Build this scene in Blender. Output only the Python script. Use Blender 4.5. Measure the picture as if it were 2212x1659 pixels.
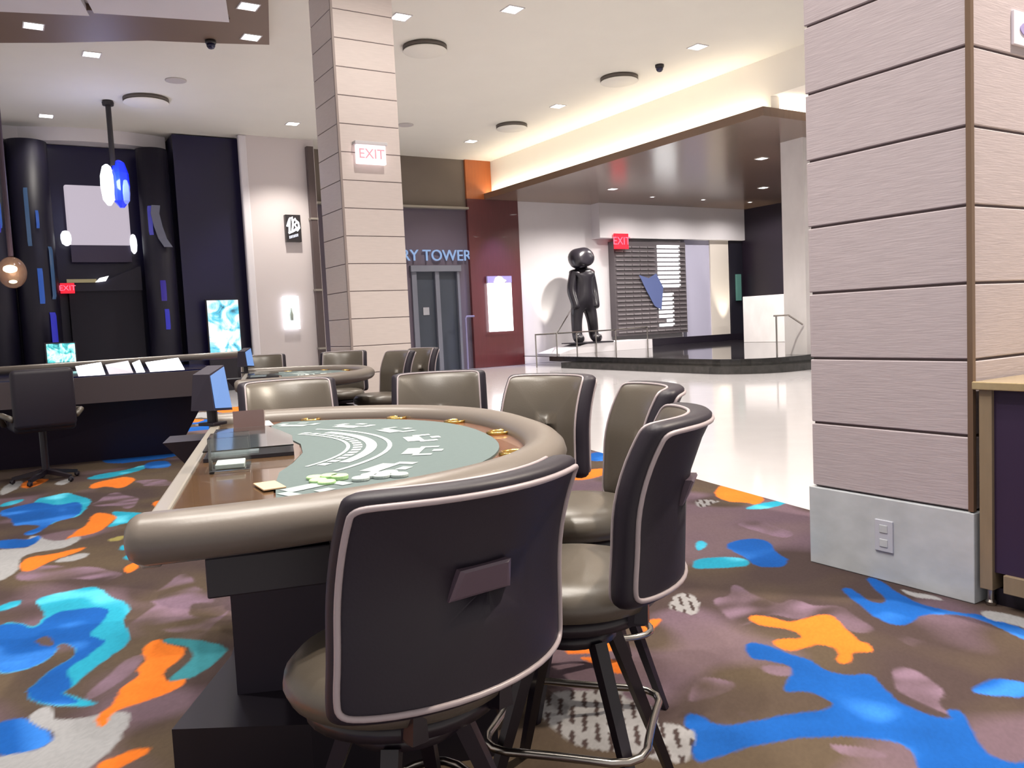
import bpy, bmesh, math, random
import numpy as np
from mathutils import Vector, Matrix
random.seed(7)
for o in list(bpy.data.objects): bpy.data.objects.remove(o, do_unlink=True)
scene = bpy.context.scene
COL = scene.collection
PI = math.pi

# ---------------------------------------------------------------- camera
cam_d = bpy.data.cameras.new('camera'); cam = bpy.data.objects.new('camera', cam_d); COL.objects.link(cam)
cam_d.sensor_fit = 'HORIZONTAL'; cam_d.sensor_width = 36.0
cam_d.lens = 36.0 * 1780 / 2212; cam_d.clip_end = 200; cam_d.clip_start = 0.02
RIGHT = Vector((0.844415, -0.53356, -0.047709)); DOWN = Vector((-0.079529, -0.036789, -0.996153)); FWD = Vector((0.529753, 0.844962, -0.073498))
m = Matrix((( RIGHT.x, -DOWN.x, -FWD.x, 0), (RIGHT.y, -DOWN.y, -FWD.y, 0), (RIGHT.z, -DOWN.z, -FWD.z, 1.35), (0, 0, 0, 1)))
cam.matrix_world = m
scene.camera = cam
# ---------------------------------------------------------------- world, exposure
w = bpy.data.worlds.new('world'); scene.world = w; w.use_nodes = True
w.node_tree.nodes['Background'].inputs[0].default_value = (1.0, 0.93, 0.88, 1)
w.node_tree.nodes['Background'].inputs[1].default_value = 0.5
vs = scene.view_settings
vs.view_transform = 'Standard'; vs.look = 'None'; vs.gamma = 1; vs.exposure = 0.4
vs.use_curve_mapping = False

def lamp(name, kind, loc, energy, color=(1, 1, 1), rot=(0, 0, 0), size=None, size_y=None, spot=None, blend=0.6, parent=None):
    d = bpy.data.lights.new(name, kind); d.energy = energy; d.color = color
    if kind == 'AREA':
        d.size = size
        if size_y: d.shape = 'RECTANGLE'; d.size_y = size_y
    elif kind == 'SPOT':
        d.spot_size = spot; d.spot_blend = blend; d.shadow_soft_size = size or 0.06
    else: d.shadow_soft_size = size or 0.05
    o = bpy.data.objects.new(name, d); o.location = loc; o.rotation_euler = rot; COL.objects.link(o)
    if parent: o.parent = parent
    return o

# ---------------------------------------------------------------- materials
def srgb(r, g, b):
    f = lambda c: (c / 255 / 12.92) if c / 255 <= 0.04045 else ((c / 255 + 0.055) / 1.055) ** 2.4
    return (f(r), f(g), f(b), 1)
def mat(name, col, rough=0.5, metal=0.0, spec=0.5, noise=None, bump=None, emit=None, estr=0.0, coat=0.0, trans=0.0, stretch=None, alpha=1.0):
    m = bpy.data.materials.new(name); m.use_nodes = True
    nt = m.node_tree; b = nt.nodes['Principled BSDF']
    b.inputs['Base Color'].default_value = col
    b.inputs['Roughness'].default_value = rough; b.inputs['Metallic'].default_value = metal
    b.inputs['Specular IOR Level'].default_value = spec
    b.inputs['Coat Weight'].default_value = coat
    b.inputs['Transmission Weight'].default_value = trans
    b.inputs['Alpha'].default_value = alpha
    if emit: b.inputs['Emission Color'].default_value = emit; b.inputs['Emission Strength'].default_value = estr
    if noise or bump:
        tc = nt.nodes.new('ShaderNodeTexCoord'); mp = nt.nodes.new('ShaderNodeMapping')
        nt.links.new(tc.outputs['Object'], mp.inputs[0])
        if stretch: mp.inputs['Scale'].default_value = stretch
    if noise:
        sc, amt, det = noise
        n = nt.nodes.new('ShaderNodeTexNoise'); n.inputs['Scale'].default_value = sc; n.inputs['Detail'].default_value = det
        nt.links.new(mp.outputs[0], n.inputs[0])
        mx = nt.nodes.new('ShaderNodeMix'); mx.data_type = 'RGBA'
        mx.inputs[6].default_value = [c * (1 - amt) for c in col[:3]] + [1]
        mx.inputs[7].default_value = [min(1, c * (1 + amt)) for c in col[:3]] + [1]
        nt.links.new(n.outputs['Fac'], mx.inputs[0]); nt.links.new(mx.outputs[2], b.inputs['Base Color'])
    if bump:
        n2 = nt.nodes.new('ShaderNodeTexNoise'); n2.inputs['Scale'].default_value = bump[0]; n2.inputs['Detail'].default_value = 4
        nt.links.new(mp.outputs[0], n2.inputs[0])
        bp = nt.nodes.new('ShaderNodeBump'); bp.inputs['Strength'].default_value = bump[1]; bp.inputs['Distance'].default_value = bump[2]
        nt.links.new(n2.outputs['Fac'], bp.inputs['Height']); nt.links.new(bp.outputs[0], b.inputs['Normal'])
    return m
def emis(name, col, s): return mat(name, (0.02, 0.02, 0.02, 1), 0.4, emit=col, estr=s)

M_ceil = mat('ceiling_paint', srgb(212, 209, 200), 0.8, noise=(1.5, .03, 2))
M_white = mat('white_paint', srgb(206, 202, 206), 0.7, noise=(2, .03, 2))
M_hdr = mat('cove_white', srgb(236, 232, 224), 0.7)
M_tile = mat('polished_white_tile', srgb(194, 191, 194), 0.10, noise=(2.5, .05, 5), spec=.5)
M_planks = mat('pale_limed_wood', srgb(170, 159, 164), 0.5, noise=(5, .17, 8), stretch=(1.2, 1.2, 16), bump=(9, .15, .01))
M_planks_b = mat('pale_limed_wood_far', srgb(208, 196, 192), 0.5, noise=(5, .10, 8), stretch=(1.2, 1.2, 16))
M_groove = mat('groove_dark', srgb(95, 82, 84), 0.8)
M_marble = mat('grey_white_marble', srgb(176, 180, 186), 0.25, noise=(5, .22, 9), stretch=(1, 1.4, 2.4))
M_marble_w = mat('white_marble', srgb(214, 210, 210), 0.2, noise=(1.6, .16, 9), stretch=(1.5, 1.5, .8))
M_bronze = mat('bronze_trim', srgb(120, 98, 82), 0.35, metal=.5)
M_oak = mat('oak_trim', srgb(128, 112, 92), 0.4, noise=(6, .15, 6), stretch=(8, 8, 1))
M_oaktop = mat('oak_counter_top', srgb(150, 134, 104), 0.12, noise=(5, .2, 6), stretch=(1, 8, 8))
M_purple = mat('dark_aubergine_panel', srgb(44, 30, 58), 0.5)
M_vinyl = mat('charcoal_brown_vinyl', srgb(82, 75, 67), 0.34, spec=.55, bump=(160, .12, .002))
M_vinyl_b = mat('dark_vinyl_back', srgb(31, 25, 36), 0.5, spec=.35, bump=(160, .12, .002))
M_pipe = mat('grey_piping', srgb(158, 146, 150), 0.4)
M_leg = mat('black_leg_paint', srgb(26, 20, 30), 0.35)
M_chrome = mat('satin_chrome', srgb(170, 165, 160), 0.22, metal=1.0)
M_rail = mat('taupe_rail_vinyl', srgb(102, 94, 88), 0.36, spec=.5, bump=(120, .1, .002))
M_felt = mat('teal_grey_felt', srgb(84, 97, 98), 0.95, noise=(60, .06, 2))
M_print = mat('white_felt_print', srgb(176, 187, 186), 0.9)
M_print2 = mat('pale_felt_print', srgb(138, 150, 151), 0.9)
M_ring = mat('mahogany_ring', srgb(112, 78, 62), 0.22, noise=(6, .2, 6), stretch=(4, 1, 1), coat=.5)
M_apron = mat('walnut_dealer_panel', srgb(88, 66, 46), 0.16, noise=(5, .25, 6), stretch=(6, 1, 1), coat=.5)
M_brass = mat('brass', srgb(212, 172, 96), 0.18, metal=1.0)
M_black = mat('black_laminate', srgb(24, 18, 30), 0.45)
M_body = mat('dark_table_body', srgb(30, 22, 40), 0.55)
M_trimg = mat('aluminium_edge', srgb(142, 136, 128), 0.35, metal=.3)
M_darkglass = mat('dark_glass', srgb(20, 22, 60), 0.08, spec=.6)
M_navy = mat('navy_gloss_wall', srgb(20, 15, 54), 0.3, spec=.5, noise=(.6, .35, 2))
M_navy2 = mat('navy_drape', srgb(14, 10, 34), 0.5, noise=(1, .25, 2), stretch=(6, 6, .3))
M_void = mat('black_recess', srgb(10, 6, 26), 0.7)
M_greybrown = mat('grey_brown_panel', srgb(102, 92, 84), 0.6, noise=(2, .06, 2))
M_slate = mat('slate_panel', srgb(84, 74, 88), 0.5)
M_red = mat('red_wood', srgb(86, 38, 40), 0.3, noise=(3, .2, 6), stretch=(5, 5, .6), coat=.3)
M_orange = mat('honey_wood', srgb(160, 88, 44), 0.35, noise=(3, .15, 6), stretch=(5, 5, .6))
M_canopy = mat('dark_gloss_wood_soffit', srgb(112, 90, 76), 0.22, noise=(1.2, .2, 6), stretch=(8, .8, 1), spec=.6)
M_step = mat('black_marble_step', srgb(56, 54, 52), 0.12, noise=(7, .6, 9))
M_stage = mat('black_marble_floor', srgb(46, 44, 46), 0.05, noise=(5, .4, 8), spec=.6)
M_bronzefig = mat('dark_bronze_patina', srgb(34, 31, 38), 0.28, spec=.6)
M_cam = mat('black_plastic', srgb(36, 32, 34), 0.4)
M_vent = mat('vent_dark', srgb(92, 84, 78), 0.6)
M_soffit = mat('brown_soffit', srgb(112, 92, 78), 0.5, noise=(1, .08, 3))
M_pilaster = mat('beige_pilaster', srgb(196, 188, 188), 0.6, noise=(1, .03, 2))
M_door = mat('dark_slate_door', srgb(52, 58, 70), 0.35)
M_clear = mat('clear_acrylic', (0.9, 0.95, 0.95, 1), 0.05, trans=1.0, spec=.5)
M_switch = mat('switch_plate', srgb(214, 208, 220), 0.4)
E_down = emis('lamp_lens', (1, .95, .88, 1), 9)
E_white = emis('white_lit_panel', (.95, .95, 1, 1), 2.6)
E_soft = emis('grey_lit_screen', srgb(170, 160, 172), 1.0)
E_red = emis('red_exit_glow', (1, .03, .06, 1), 1.6)
E_pink = emis('pale_exit_face', (1, .80, .80, 1), 1.25)
E_blue = emis('blue_glow', (.01, .015, .55, 1), .5)
E_cyan = emis('cyan_glow', (.01, .10, .5, 1), .5)
E_screen = emis('blue_screen', srgb(120, 165, 235), .7)
E_lettr = emis('pale_blue_letters', srgb(140, 170, 215), .75)
E_warm = emis('warm_bulb', (1, .78, .5, 1), 6)

# ---------------------------------------------------------------- mesh helpers
def tag(o, label=None, cat=None, group=None, kind=None):
    if label: o['label'] = label
    if cat: o['category'] = cat
    if group: o['group'] = group
    if kind: o['kind'] = kind
    return o
def thing(name, label, cat, loc=(0, 0, 0), rz=0, group=None):
    o = bpy.data.objects.new(name, None); o.empty_display_size = .1; COL.objects.link(o)
    o.location = loc; o.rotation_euler = (0, 0, rz)
    return tag(o, label, cat, group)
def obj(name, bm, material, parent=None, smooth=False, loc=None, rz=None):
    me = bpy.data.meshes.new(name)
    bmesh.ops.recalc_face_normals(bm, faces=bm.faces)
    bm.to_mesh(me); bm.free()
    for mt in (material if isinstance(material, (list, tuple)) else [material]): me.materials.append(mt)
    if smooth:
        for p in me.polygons: p.use_smooth = True
    o = bpy.data.objects.new(name, me); COL.objects.link(o)
    if parent: o.parent = parent
    if loc: o.location = loc
    if rz is not None: o.rotation_euler = (0, 0, rz)
    return o
def struct(name, bm, material, parent=None, **k):
    o = obj(name, bm, material, parent, **k)
    if parent is None: o['kind'] = 'structure'
    return o
def NB(): return bmesh.new()
def box(bm, lo, hi, bev=0.0, mi=0, seg=2):
    lo = Vector(lo); hi = Vector(hi)
    vs = [bm.verts.new((x, y, z)) for z in (lo.z, hi.z) for y in (lo.y, hi.y) for x in (lo.x, hi.x)]
    fs = [bm.faces.new([vs[i] for i in f]) for f in ((0, 2, 3, 1), (4, 5, 7, 6), (0, 1, 5, 4), (2, 6, 7, 3), (0, 4, 6, 2), (1, 3, 7, 5))]
    for f in fs: f.material_index = mi
    if bev:
        es = list({e for f in fs for e in f.edges})
        bmesh.ops.bevel(bm, geom=es, offset=bev, segments=seg, affect='EDGES', profile=.5)
    return bm
def bbox(lo, hi, bev=0.0): return box(NB(), lo, hi, bev)
def prism(bm, pts, z0, z1, mi=0):
    a = [bm.verts.new((p[0], p[1], z0)) for p in pts]; b = [bm.verts.new((p[0], p[1], z1)) for p in pts]
    n = len(pts)
    fs = [bm.faces.new(a[::-1]), bm.faces.new(b)]
    for i in range(n): fs.append(bm.faces.new((a[i], a[(i + 1) % n], b[(i + 1) % n], b[i])))
    for f in fs: f.material_index = mi
    return bm
def loft(bm, rings, closed=True, cap=True, loop=False, mi=0):
    R = [[bm.verts.new(p) for p in r] for r in rings]; n = len(R[0])
    last = len(R) if loop else len(R) - 1
    for i in range(last):
        A = R[i]; B = R[(i + 1) % len(R)]
        for j in range(n if closed else n - 1):
            f = bm.faces.new((A[j], A[(j + 1) % n], B[(j + 1) % n], B[j])); f.material_index = mi
    if cap and not loop and closed:
        for r in (R[0][::-1], R[-1]):
            f = bm.faces.new(r); f.material_index = mi
    return bm
def lathe(bm, prof, n=32, c=(0, 0, 0), cap=True):
    rings = [[(c[0] + r * math.cos(2 * PI * k / n), c[1] + r * math.sin(2 * PI * k / n), c[2] + z) for k in range(n)] for r, z in prof]
    return loft(bm, rings, cap=cap)
def tube(bm, pts, r, n=10, loop=False):
    P = [Vector(p) for p in pts]; rings = []; N = len(P); up = None
    for i, p in enumerate(P):
        a = P[(i - 1) % N] if (loop or i > 0) else p; b = P[(i + 1) % N] if (loop or i < N - 1) else p
        t = (b - a).normalized()
        if up is None:
            up = Vector((0, 0, 1)) if abs(t.z) < .9 else Vector((1, 0, 0))
        x = t.cross(up).normalized(); up = x.cross(t).normalized()
        rr = r[i] if isinstance(r, (list, tuple)) else r
        rings.append([p + (x * math.cos(2 * PI * k / n) + up * math.sin(2 * PI * k / n)) * rr for k in range(n)])
    return loft(bm, rings, loop=loop)
def bar(bm, a, b, wa, wb):
    a = Vector(a); b = Vector(b); t = (b - a).normalized()
    ref = Vector((0, 0, 1)) if abs(t.z) < .95 else Vector((0, 1, 0))
    x = t.cross(ref).normalized(); y = x.cross(t).normalized()
    q = ((-1, -1), (1, -1), (1, 1), (-1, 1))
    return loft(bm, [[a + (x * i + y * j) * wa / 2 for i, j in q], [b + (x * i + y * j) * wb / 2 for i, j in q]])
def ball(bm, c, r, sc=(1, 1, 1), sub=3):
    bmesh.ops.create_icosphere(bm, subdivisions=sub, radius=r, matrix=Matrix.Translation(c) @ Matrix.Diagonal((*sc, 1)))
    return bm
def chaikin(p, it=2):
    for _ in range(it):
        q = []
        for i in range(len(p)):
            a = p[i]; b = p[(i + 1) % len(p)]
            q += [(a[0] * .75 + b[0] * .25, a[1] * .75 + b[1] * .25), (a[0] * .25 + b[0] * .75, a[1] * .25 + b[1] * .75)]
        p = q
    return p
def copy_tree(o, parent=None):
    c = o.copy(); COL.objects.link(c)
    if parent: c.parent = parent
    for ch in list(o.children): copy_tree(ch, c)
    return c
def text_mesh(name, body, size, material, parent, loc, rot, extrude=.004, align='CENTER', shear=0.0):
    cu = bpy.data.curves.new(name, 'FONT'); cu.body = body; cu.size = size; cu.extrude = extrude
    cu.align_x = align; cu.align_y = 'CENTER'; cu.shear = shear
    t = bpy.data.objects.new('tmp', cu); COL.objects.link(t)
    dg = bpy.context.evaluated_depsgraph_get(); dg.update()
    me = bpy.data.meshes.new_from_object(t.evaluated_get(dg))
    bpy.data.objects.remove(t, do_unlink=True); bpy.data.curves.remove(cu)
    me.name = name; me.materials.clear(); me.materials.append(material)
    o = bpy.data.objects.new(name, me); COL.objects.link(o)
    if parent: o.parent = parent
    o.location = loc; o.rotation_euler = rot
    return o
FACE_NY = (PI / 2, 0, 0)          # text that reads from the -Y side

# ================================================================ SETTING
CEIL = 6.43
struct('floor', bbox((-9, -5, -0.12), (26, 24, -0.006)), M_tile)

# ---- carpet: a printed pattern of free-form patches
BLOBS = [
('m',[0.74,8.0,0.84,8.21,0.94,7.92,0.95,7.44,0.87,7.21,0.76,7.47,0.65,7.52,0.62,7.71]),
('m',[1.09,8.72,1.39,8.48,1.31,8.06,1.04,8.34]),
('m',[-0.02,5.58,0.1,5.78,0.26,5.72,0.47,5.43,0.55,5.2,0.43,5.08,0.34,5.25,0.14,5.4]),
('m',[0.48,4.29,0.56,4.41,0.61,4.47,0.6,4.71,0.67,4.7,0.8,4.96,0.86,4.9,0.86,4.44,0.83,4.31,0.77,4.34,0.71,4.35,0.73,4.18,0.82,4.11,0.9,4.23,0.74,3.88,0.69,3.97,0.62,4.02,0.58,4.16,0.52,4.16,0.48,4.21]),
('m',[0.18,3.46,0.26,3.62,0.32,3.74,0.43,3.8,0.46,3.75,0.38,3.63,0.3,3.52,0.23,3.46]),
('m',[3.93,3.66,4.12,3.59,4.11,3.44,4.05,3.24,3.9,3.19,3.86,3.32]),
('m',[2.96,2.84,3.0,2.83,2.94,2.68,2.94,2.48,3.05,2.5,3.08,2.44,3.07,2.35,3.18,2.31,3.14,2.17,3.06,2.03,2.92,2.09,3.02,2.24,2.99,2.31,2.83,2.33,2.79,2.46,2.64,2.41,2.68,2.57,2.77,2.79,2.86,2.74]),
('m',[2.73,1.82,2.78,1.76,2.73,1.65,2.68,1.56,2.56,1.53,2.54,1.47,2.52,1.54,2.53,1.63,2.6,1.69]),
('m',[3.07,2.04,3.08,1.92,3.07,1.81,2.96,1.8,2.97,1.89]),
('m',[2.42,2.11,2.49,2.03,2.4,1.98,2.33,2.02]),
('m',[1.96,2.08,2.08,2.15,2.15,2.12,2.19,2.04,2.08,2.01,1.92,2.04]),
('m',[2.0,1.9,2.06,1.9,2.07,1.85,2.0,1.84]),
('m',[2.04,1.6,2.08,1.55,2.17,1.45,2.14,1.39,2.02,1.48]),
('g',[-0.04,9.24,0.07,9.63,0.17,9.61,0.11,9.15,0.04,8.95,-0.04,8.78]),
('g',[0.39,9.15,0.54,9.38,0.58,9.22,0.47,8.93]),
('o',[0.13,9.42,0.22,9.63,0.4,9.52,0.33,9.29,0.24,9.09,0.14,9.05]),
('c',[0.71,9.28,0.88,9.42,1.09,9.46,1.33,9.74,1.28,9.38,1.05,9.16,0.84,9.05,0.71,9.12]),
('b',[1.32,9.8,1.46,9.89,1.57,9.77,1.51,9.27,1.37,9.32,1.26,9.4]),
('o',[0.66,8.6,0.73,8.87,0.93,8.97,1.03,9.02,1.1,8.78,1.03,8.56,0.9,8.28,0.81,8.57,0.7,8.49]),
('c',[0.2,8.36,0.34,8.4,0.48,8.51,0.53,8.26,0.64,7.92,0.52,7.39,0.46,7.21,0.36,7.21,0.23,7.02,0.2,7.45]),
('c',[-0.05,8.31,0.03,8.43,0.15,8.46,0.11,8.27,-0.05,8.15]),
('b',[-0.05,7.99,0.03,8.07,0.21,8.18,0.26,8.12,0.37,7.85,0.54,7.96,0.52,7.44,0.43,7.19,0.3,7.17,0.2,6.88,0.13,6.75,0.07,6.88,0.23,7.06,0.11,7.22,0.03,7.21,0.02,7.62,-0.05,7.74]),
('g',[0.1,6.7,0.16,6.76,0.21,6.52,0.31,6.4,0.39,6.51,0.43,6.44,0.36,6.24,0.27,6.16,0.11,6.2,0.04,6.07,0.04,5.78,-0.04,5.6,-0.1,5.56,-0.1,6.48,0.03,6.4,0.12,6.36]),
('b',[-0.1,6.77,0.04,6.72,0.1,6.62,0.18,6.74,0.19,6.62,0.12,6.39,0.03,6.4,-0.1,6.52]),
('c',[0.7,7.26,0.79,7.13,0.92,6.96,0.85,6.79,0.74,6.67,0.58,6.61,0.71,6.88]),
('o',[0.31,6.4,0.4,6.65,0.51,6.88,0.55,7.17,0.62,7.29,0.73,7.0,0.65,6.8,0.55,6.52,0.44,6.46,0.36,6.49]),
('g',[0.21,5.83,0.29,5.91,0.4,5.94,0.43,5.85,0.37,5.78,0.29,5.76]),
('o',[0.04,5.92,0.09,6.09,0.21,6.04,0.31,6.08,0.43,6.11,0.38,5.99,0.25,5.91,0.16,5.78,0.09,5.68,0.04,5.72]),
('o',[1.01,7.28,1.07,7.43,1.17,7.4,1.11,7.13,1.02,7.11]),
('y',[0.55,6.18,0.62,6.26,0.7,6.26,0.63,6.1]),
('c',[0.6,5.92,0.65,6.0,0.7,5.9,0.68,5.79,0.6,5.82]),
('c',[0.58,5.6,0.63,5.7,0.66,5.65,0.62,5.52]),
('o',[0.54,5.29,0.6,5.43,0.65,5.44,0.64,5.31,0.58,5.2]),
('c',[-0.1,5.0,-0.02,5.08,0.04,5.06,-0.0,4.95,-0.1,4.91]),
('c',[0.08,5.0,0.15,5.07,0.25,5.06,0.37,5.08,0.41,4.97,0.42,4.79,0.51,4.56,0.42,4.32,0.44,4.1,0.4,3.96,0.29,3.83,0.21,3.73,0.17,3.63,0.11,3.59,0.23,3.41,0.21,3.38,0.14,3.43,0.04,3.54,0.0,3.67,0.04,3.76,0.12,3.9,0.19,3.97,0.22,4.07,0.17,4.21,0.14,4.17,0.12,4.05,0.04,3.95,-0.11,3.97,-0.11,4.62,-0.04,4.72,0.02,4.63,0.04,4.56,0.08,4.54,0.12,4.69,0.11,4.86]),
('b',[-0.11,4.64,-0.04,4.7,0.02,4.61,0.04,4.54,0.08,4.52,0.13,4.66,0.2,4.72,0.42,4.63,0.34,4.36,0.27,4.24,0.32,4.12,0.34,4.08,0.24,3.94,0.15,3.83,0.16,3.73,0.16,3.62,0.11,3.59,0.18,3.46,0.14,3.44,0.04,3.55,0.0,3.67,0.04,3.76,0.12,3.9,0.19,3.97,0.22,4.07,0.17,4.21,0.14,4.17,0.12,4.05,0.04,3.95,-0.11,3.98]),
('n',[0.06,4.3,0.1,4.38,0.14,4.24,0.12,4.18,0.08,4.23]),
('g',[0.0,3.43,0.04,3.49,0.08,3.49,0.09,3.42,0.08,3.35,0.16,3.3,0.26,3.29,0.33,3.22,0.29,3.11,0.23,2.96,0.16,2.89,0.12,2.84,-0.11,3.02,-0.11,3.19,0.03,3.12,0.08,3.19,0.08,3.23,0.03,3.32]),
('b',[-0.11,3.47,0.0,3.44,0.02,3.35,0.05,3.28,0.08,3.19,0.04,3.14,-0.02,3.14,-0.11,3.18]),
('t',[0.54,3.93,0.58,3.94,0.7,3.8,0.77,3.63,0.69,3.51,0.57,3.4,0.52,3.42,0.48,3.42,0.51,3.49,0.58,3.56,0.63,3.68,0.62,3.78,0.55,3.87]),
('o',[0.2,3.2,0.22,3.29,0.28,3.34,0.32,3.5,0.39,3.55,0.41,3.6,0.39,3.65,0.46,3.75,0.44,3.83,0.47,3.93,0.54,3.96,0.54,3.88,0.62,3.75,0.55,3.62,0.48,3.55,0.48,3.42,0.56,3.42,0.5,3.33,0.39,3.3,0.29,3.29,0.25,3.25,0.23,3.17]),
('o',[0.17,2.89,0.23,2.92,0.29,2.93,0.34,2.91,0.31,2.86,0.24,2.83,0.2,2.81]),
('o',[4.46,4.37,4.79,4.6,4.91,4.56,4.79,4.34,4.62,3.99,4.41,3.92,4.44,4.03,4.35,4.12]),
('h',[4.15,4.24,4.27,4.34,4.36,4.18,4.24,4.16,4.08,4.11]),
('c',[4.29,3.91,4.46,3.94,4.68,3.9,4.65,3.82,4.41,3.79,4.28,3.86]),
('c',[3.16,3.26,3.27,3.25,3.42,3.11,3.31,2.98,3.15,3.08,3.04,3.15]),
('b',[3.48,3.34,3.63,3.39,3.75,3.35,3.76,3.23,3.6,3.07,3.55,2.92,3.41,2.86,3.32,2.97,3.42,3.11]),
('c',[3.44,3.52,3.5,3.51,3.43,3.41,3.28,3.36]),
('b',[3.35,2.47,3.4,2.46,3.35,2.36,3.29,2.27,3.32,2.22,3.4,2.26,3.48,2.39,3.58,2.49,3.62,2.45,3.48,2.24,3.43,2.1,3.46,1.95,3.51,1.88,3.47,1.66,3.34,1.6,3.44,1.8,3.44,1.94,3.34,2.04,3.21,2.01,3.12,2.02,3.13,2.12,3.23,2.29]),
('g',[3.54,1.91,3.59,1.88,3.61,1.73,3.47,1.66,3.5,1.77,3.47,1.84]),
('g',[3.56,2.29,3.56,2.22,3.58,2.13,3.56,2.07,3.51,2.14,3.51,2.23]),
('o',[2.71,2.48,2.78,2.49,2.82,2.4,2.81,2.33,2.9,2.32,3.01,2.31,3.02,2.26,2.96,2.17,2.88,2.06,2.85,1.94,2.79,1.93,2.75,1.98,2.68,1.93,2.63,1.92,2.62,1.96,2.73,2.02,2.73,2.1,2.65,2.12,2.58,2.12,2.56,2.18,2.6,2.25,2.65,2.23,2.72,2.18,2.76,2.24,2.75,2.31,2.7,2.38]),
('b',[2.45,2.25,2.51,2.3,2.55,2.25,2.55,2.13,2.57,2.04,2.53,1.94,2.55,1.86,2.64,1.82,2.56,1.71,2.5,1.61,2.5,1.51,2.53,1.45,2.59,1.51,2.61,1.46,2.51,1.38,2.41,1.29,2.41,1.22,2.47,1.18,2.38,1.14,2.14,1.32,2.24,1.4,2.27,1.47,2.19,1.58,2.12,1.63,1.99,1.7,1.82,1.74,1.67,1.75,1.82,1.91,1.82,1.94,1.88,2.0,1.92,1.98,1.9,1.88,2.02,1.83,2.16,1.79,2.31,1.72,2.35,1.83,2.32,1.88,2.26,1.92,2.48,2.02,2.43,2.13,2.4,2.18]),
('b',[2.76,1.53,2.85,1.54,2.94,1.52,2.99,1.43,2.87,1.38,2.79,1.47]),
('o',[1.86,2.67,1.95,2.75,2.04,2.76,2.06,2.71,2.16,2.8,2.24,2.83,2.23,2.76,2.09,2.56,1.98,2.59,1.9,2.64]),
('o',[2.31,2.74,2.44,2.73,2.39,2.68,2.24,2.6]),
('o',[1.88,2.62,1.95,2.56,2.0,2.44,1.95,2.38,1.9,2.4,1.9,2.53]),
('h',[1.5,2.35,1.65,2.43,1.74,2.33,1.86,2.36,1.79,2.19,1.85,2.14,1.77,2.01,1.82,1.96,1.82,1.89,1.74,1.82,1.65,1.76,1.59,1.91,1.49,2.01,1.46,2.1,1.48,2.23]),
('h',[2.54,2.81,2.75,2.94,2.76,2.79,2.56,2.63,2.56,2.73]),
('b',[4.95,6.55,5.17,6.61,5.08,6.26,4.84,6.1,4.72,6.23]),
('o',[4.08,5.7,4.44,5.89,4.66,5.78,4.42,5.57,4.08,5.5]),
]

PAL = {'m': (136, 112, 132), 'g': (160, 160, 163), 'o': (230, 122, 44), 'c': (44, 164, 196), 'b': (26, 92, 176),
       'y': (150, 140, 84), 'n': (92, 78, 76), 't': (58, 132, 144), 'h': (150, 148, 150)}
PAL = {k: np.array(srgb(*v)[:3]) for k, v in PAL.items()}
def vnoise(x, y, s, seed):
    rng = np.random.RandomState(seed); g = rng.rand(64, 64)
    X = x * s + 13.7; Y = y * s + 5.3; xi = np.floor(X).astype(int); yi = np.floor(Y).astype(int)
    fx = X - xi; fy = Y - yi; fx = fx * fx * (3 - 2 * fx); fy = fy * fy * (3 - 2 * fy)
    G = lambda a, b: g[a % 64, b % 64]
    return (G(xi, yi) * (1 - fx) + G(xi + 1, yi) * fx) * (1 - fy) + (G(xi, yi + 1) * (1 - fx) + G(xi + 1, yi + 1) * fx) * fy
def inside(poly, x, y):
    r = np.zeros(x.shape, bool); n = len(poly)
    for i in range(n):
        x1, y1 = poly[i]; x2, y2 = poly[(i + 1) % n]
        if y1 == y2: continue
        c = ((y1 > y) != (y2 > y)) & (x < (x2 - x1) * (y - y1) / (y2 - y1) + x1)
        r ^= c
    return r
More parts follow.
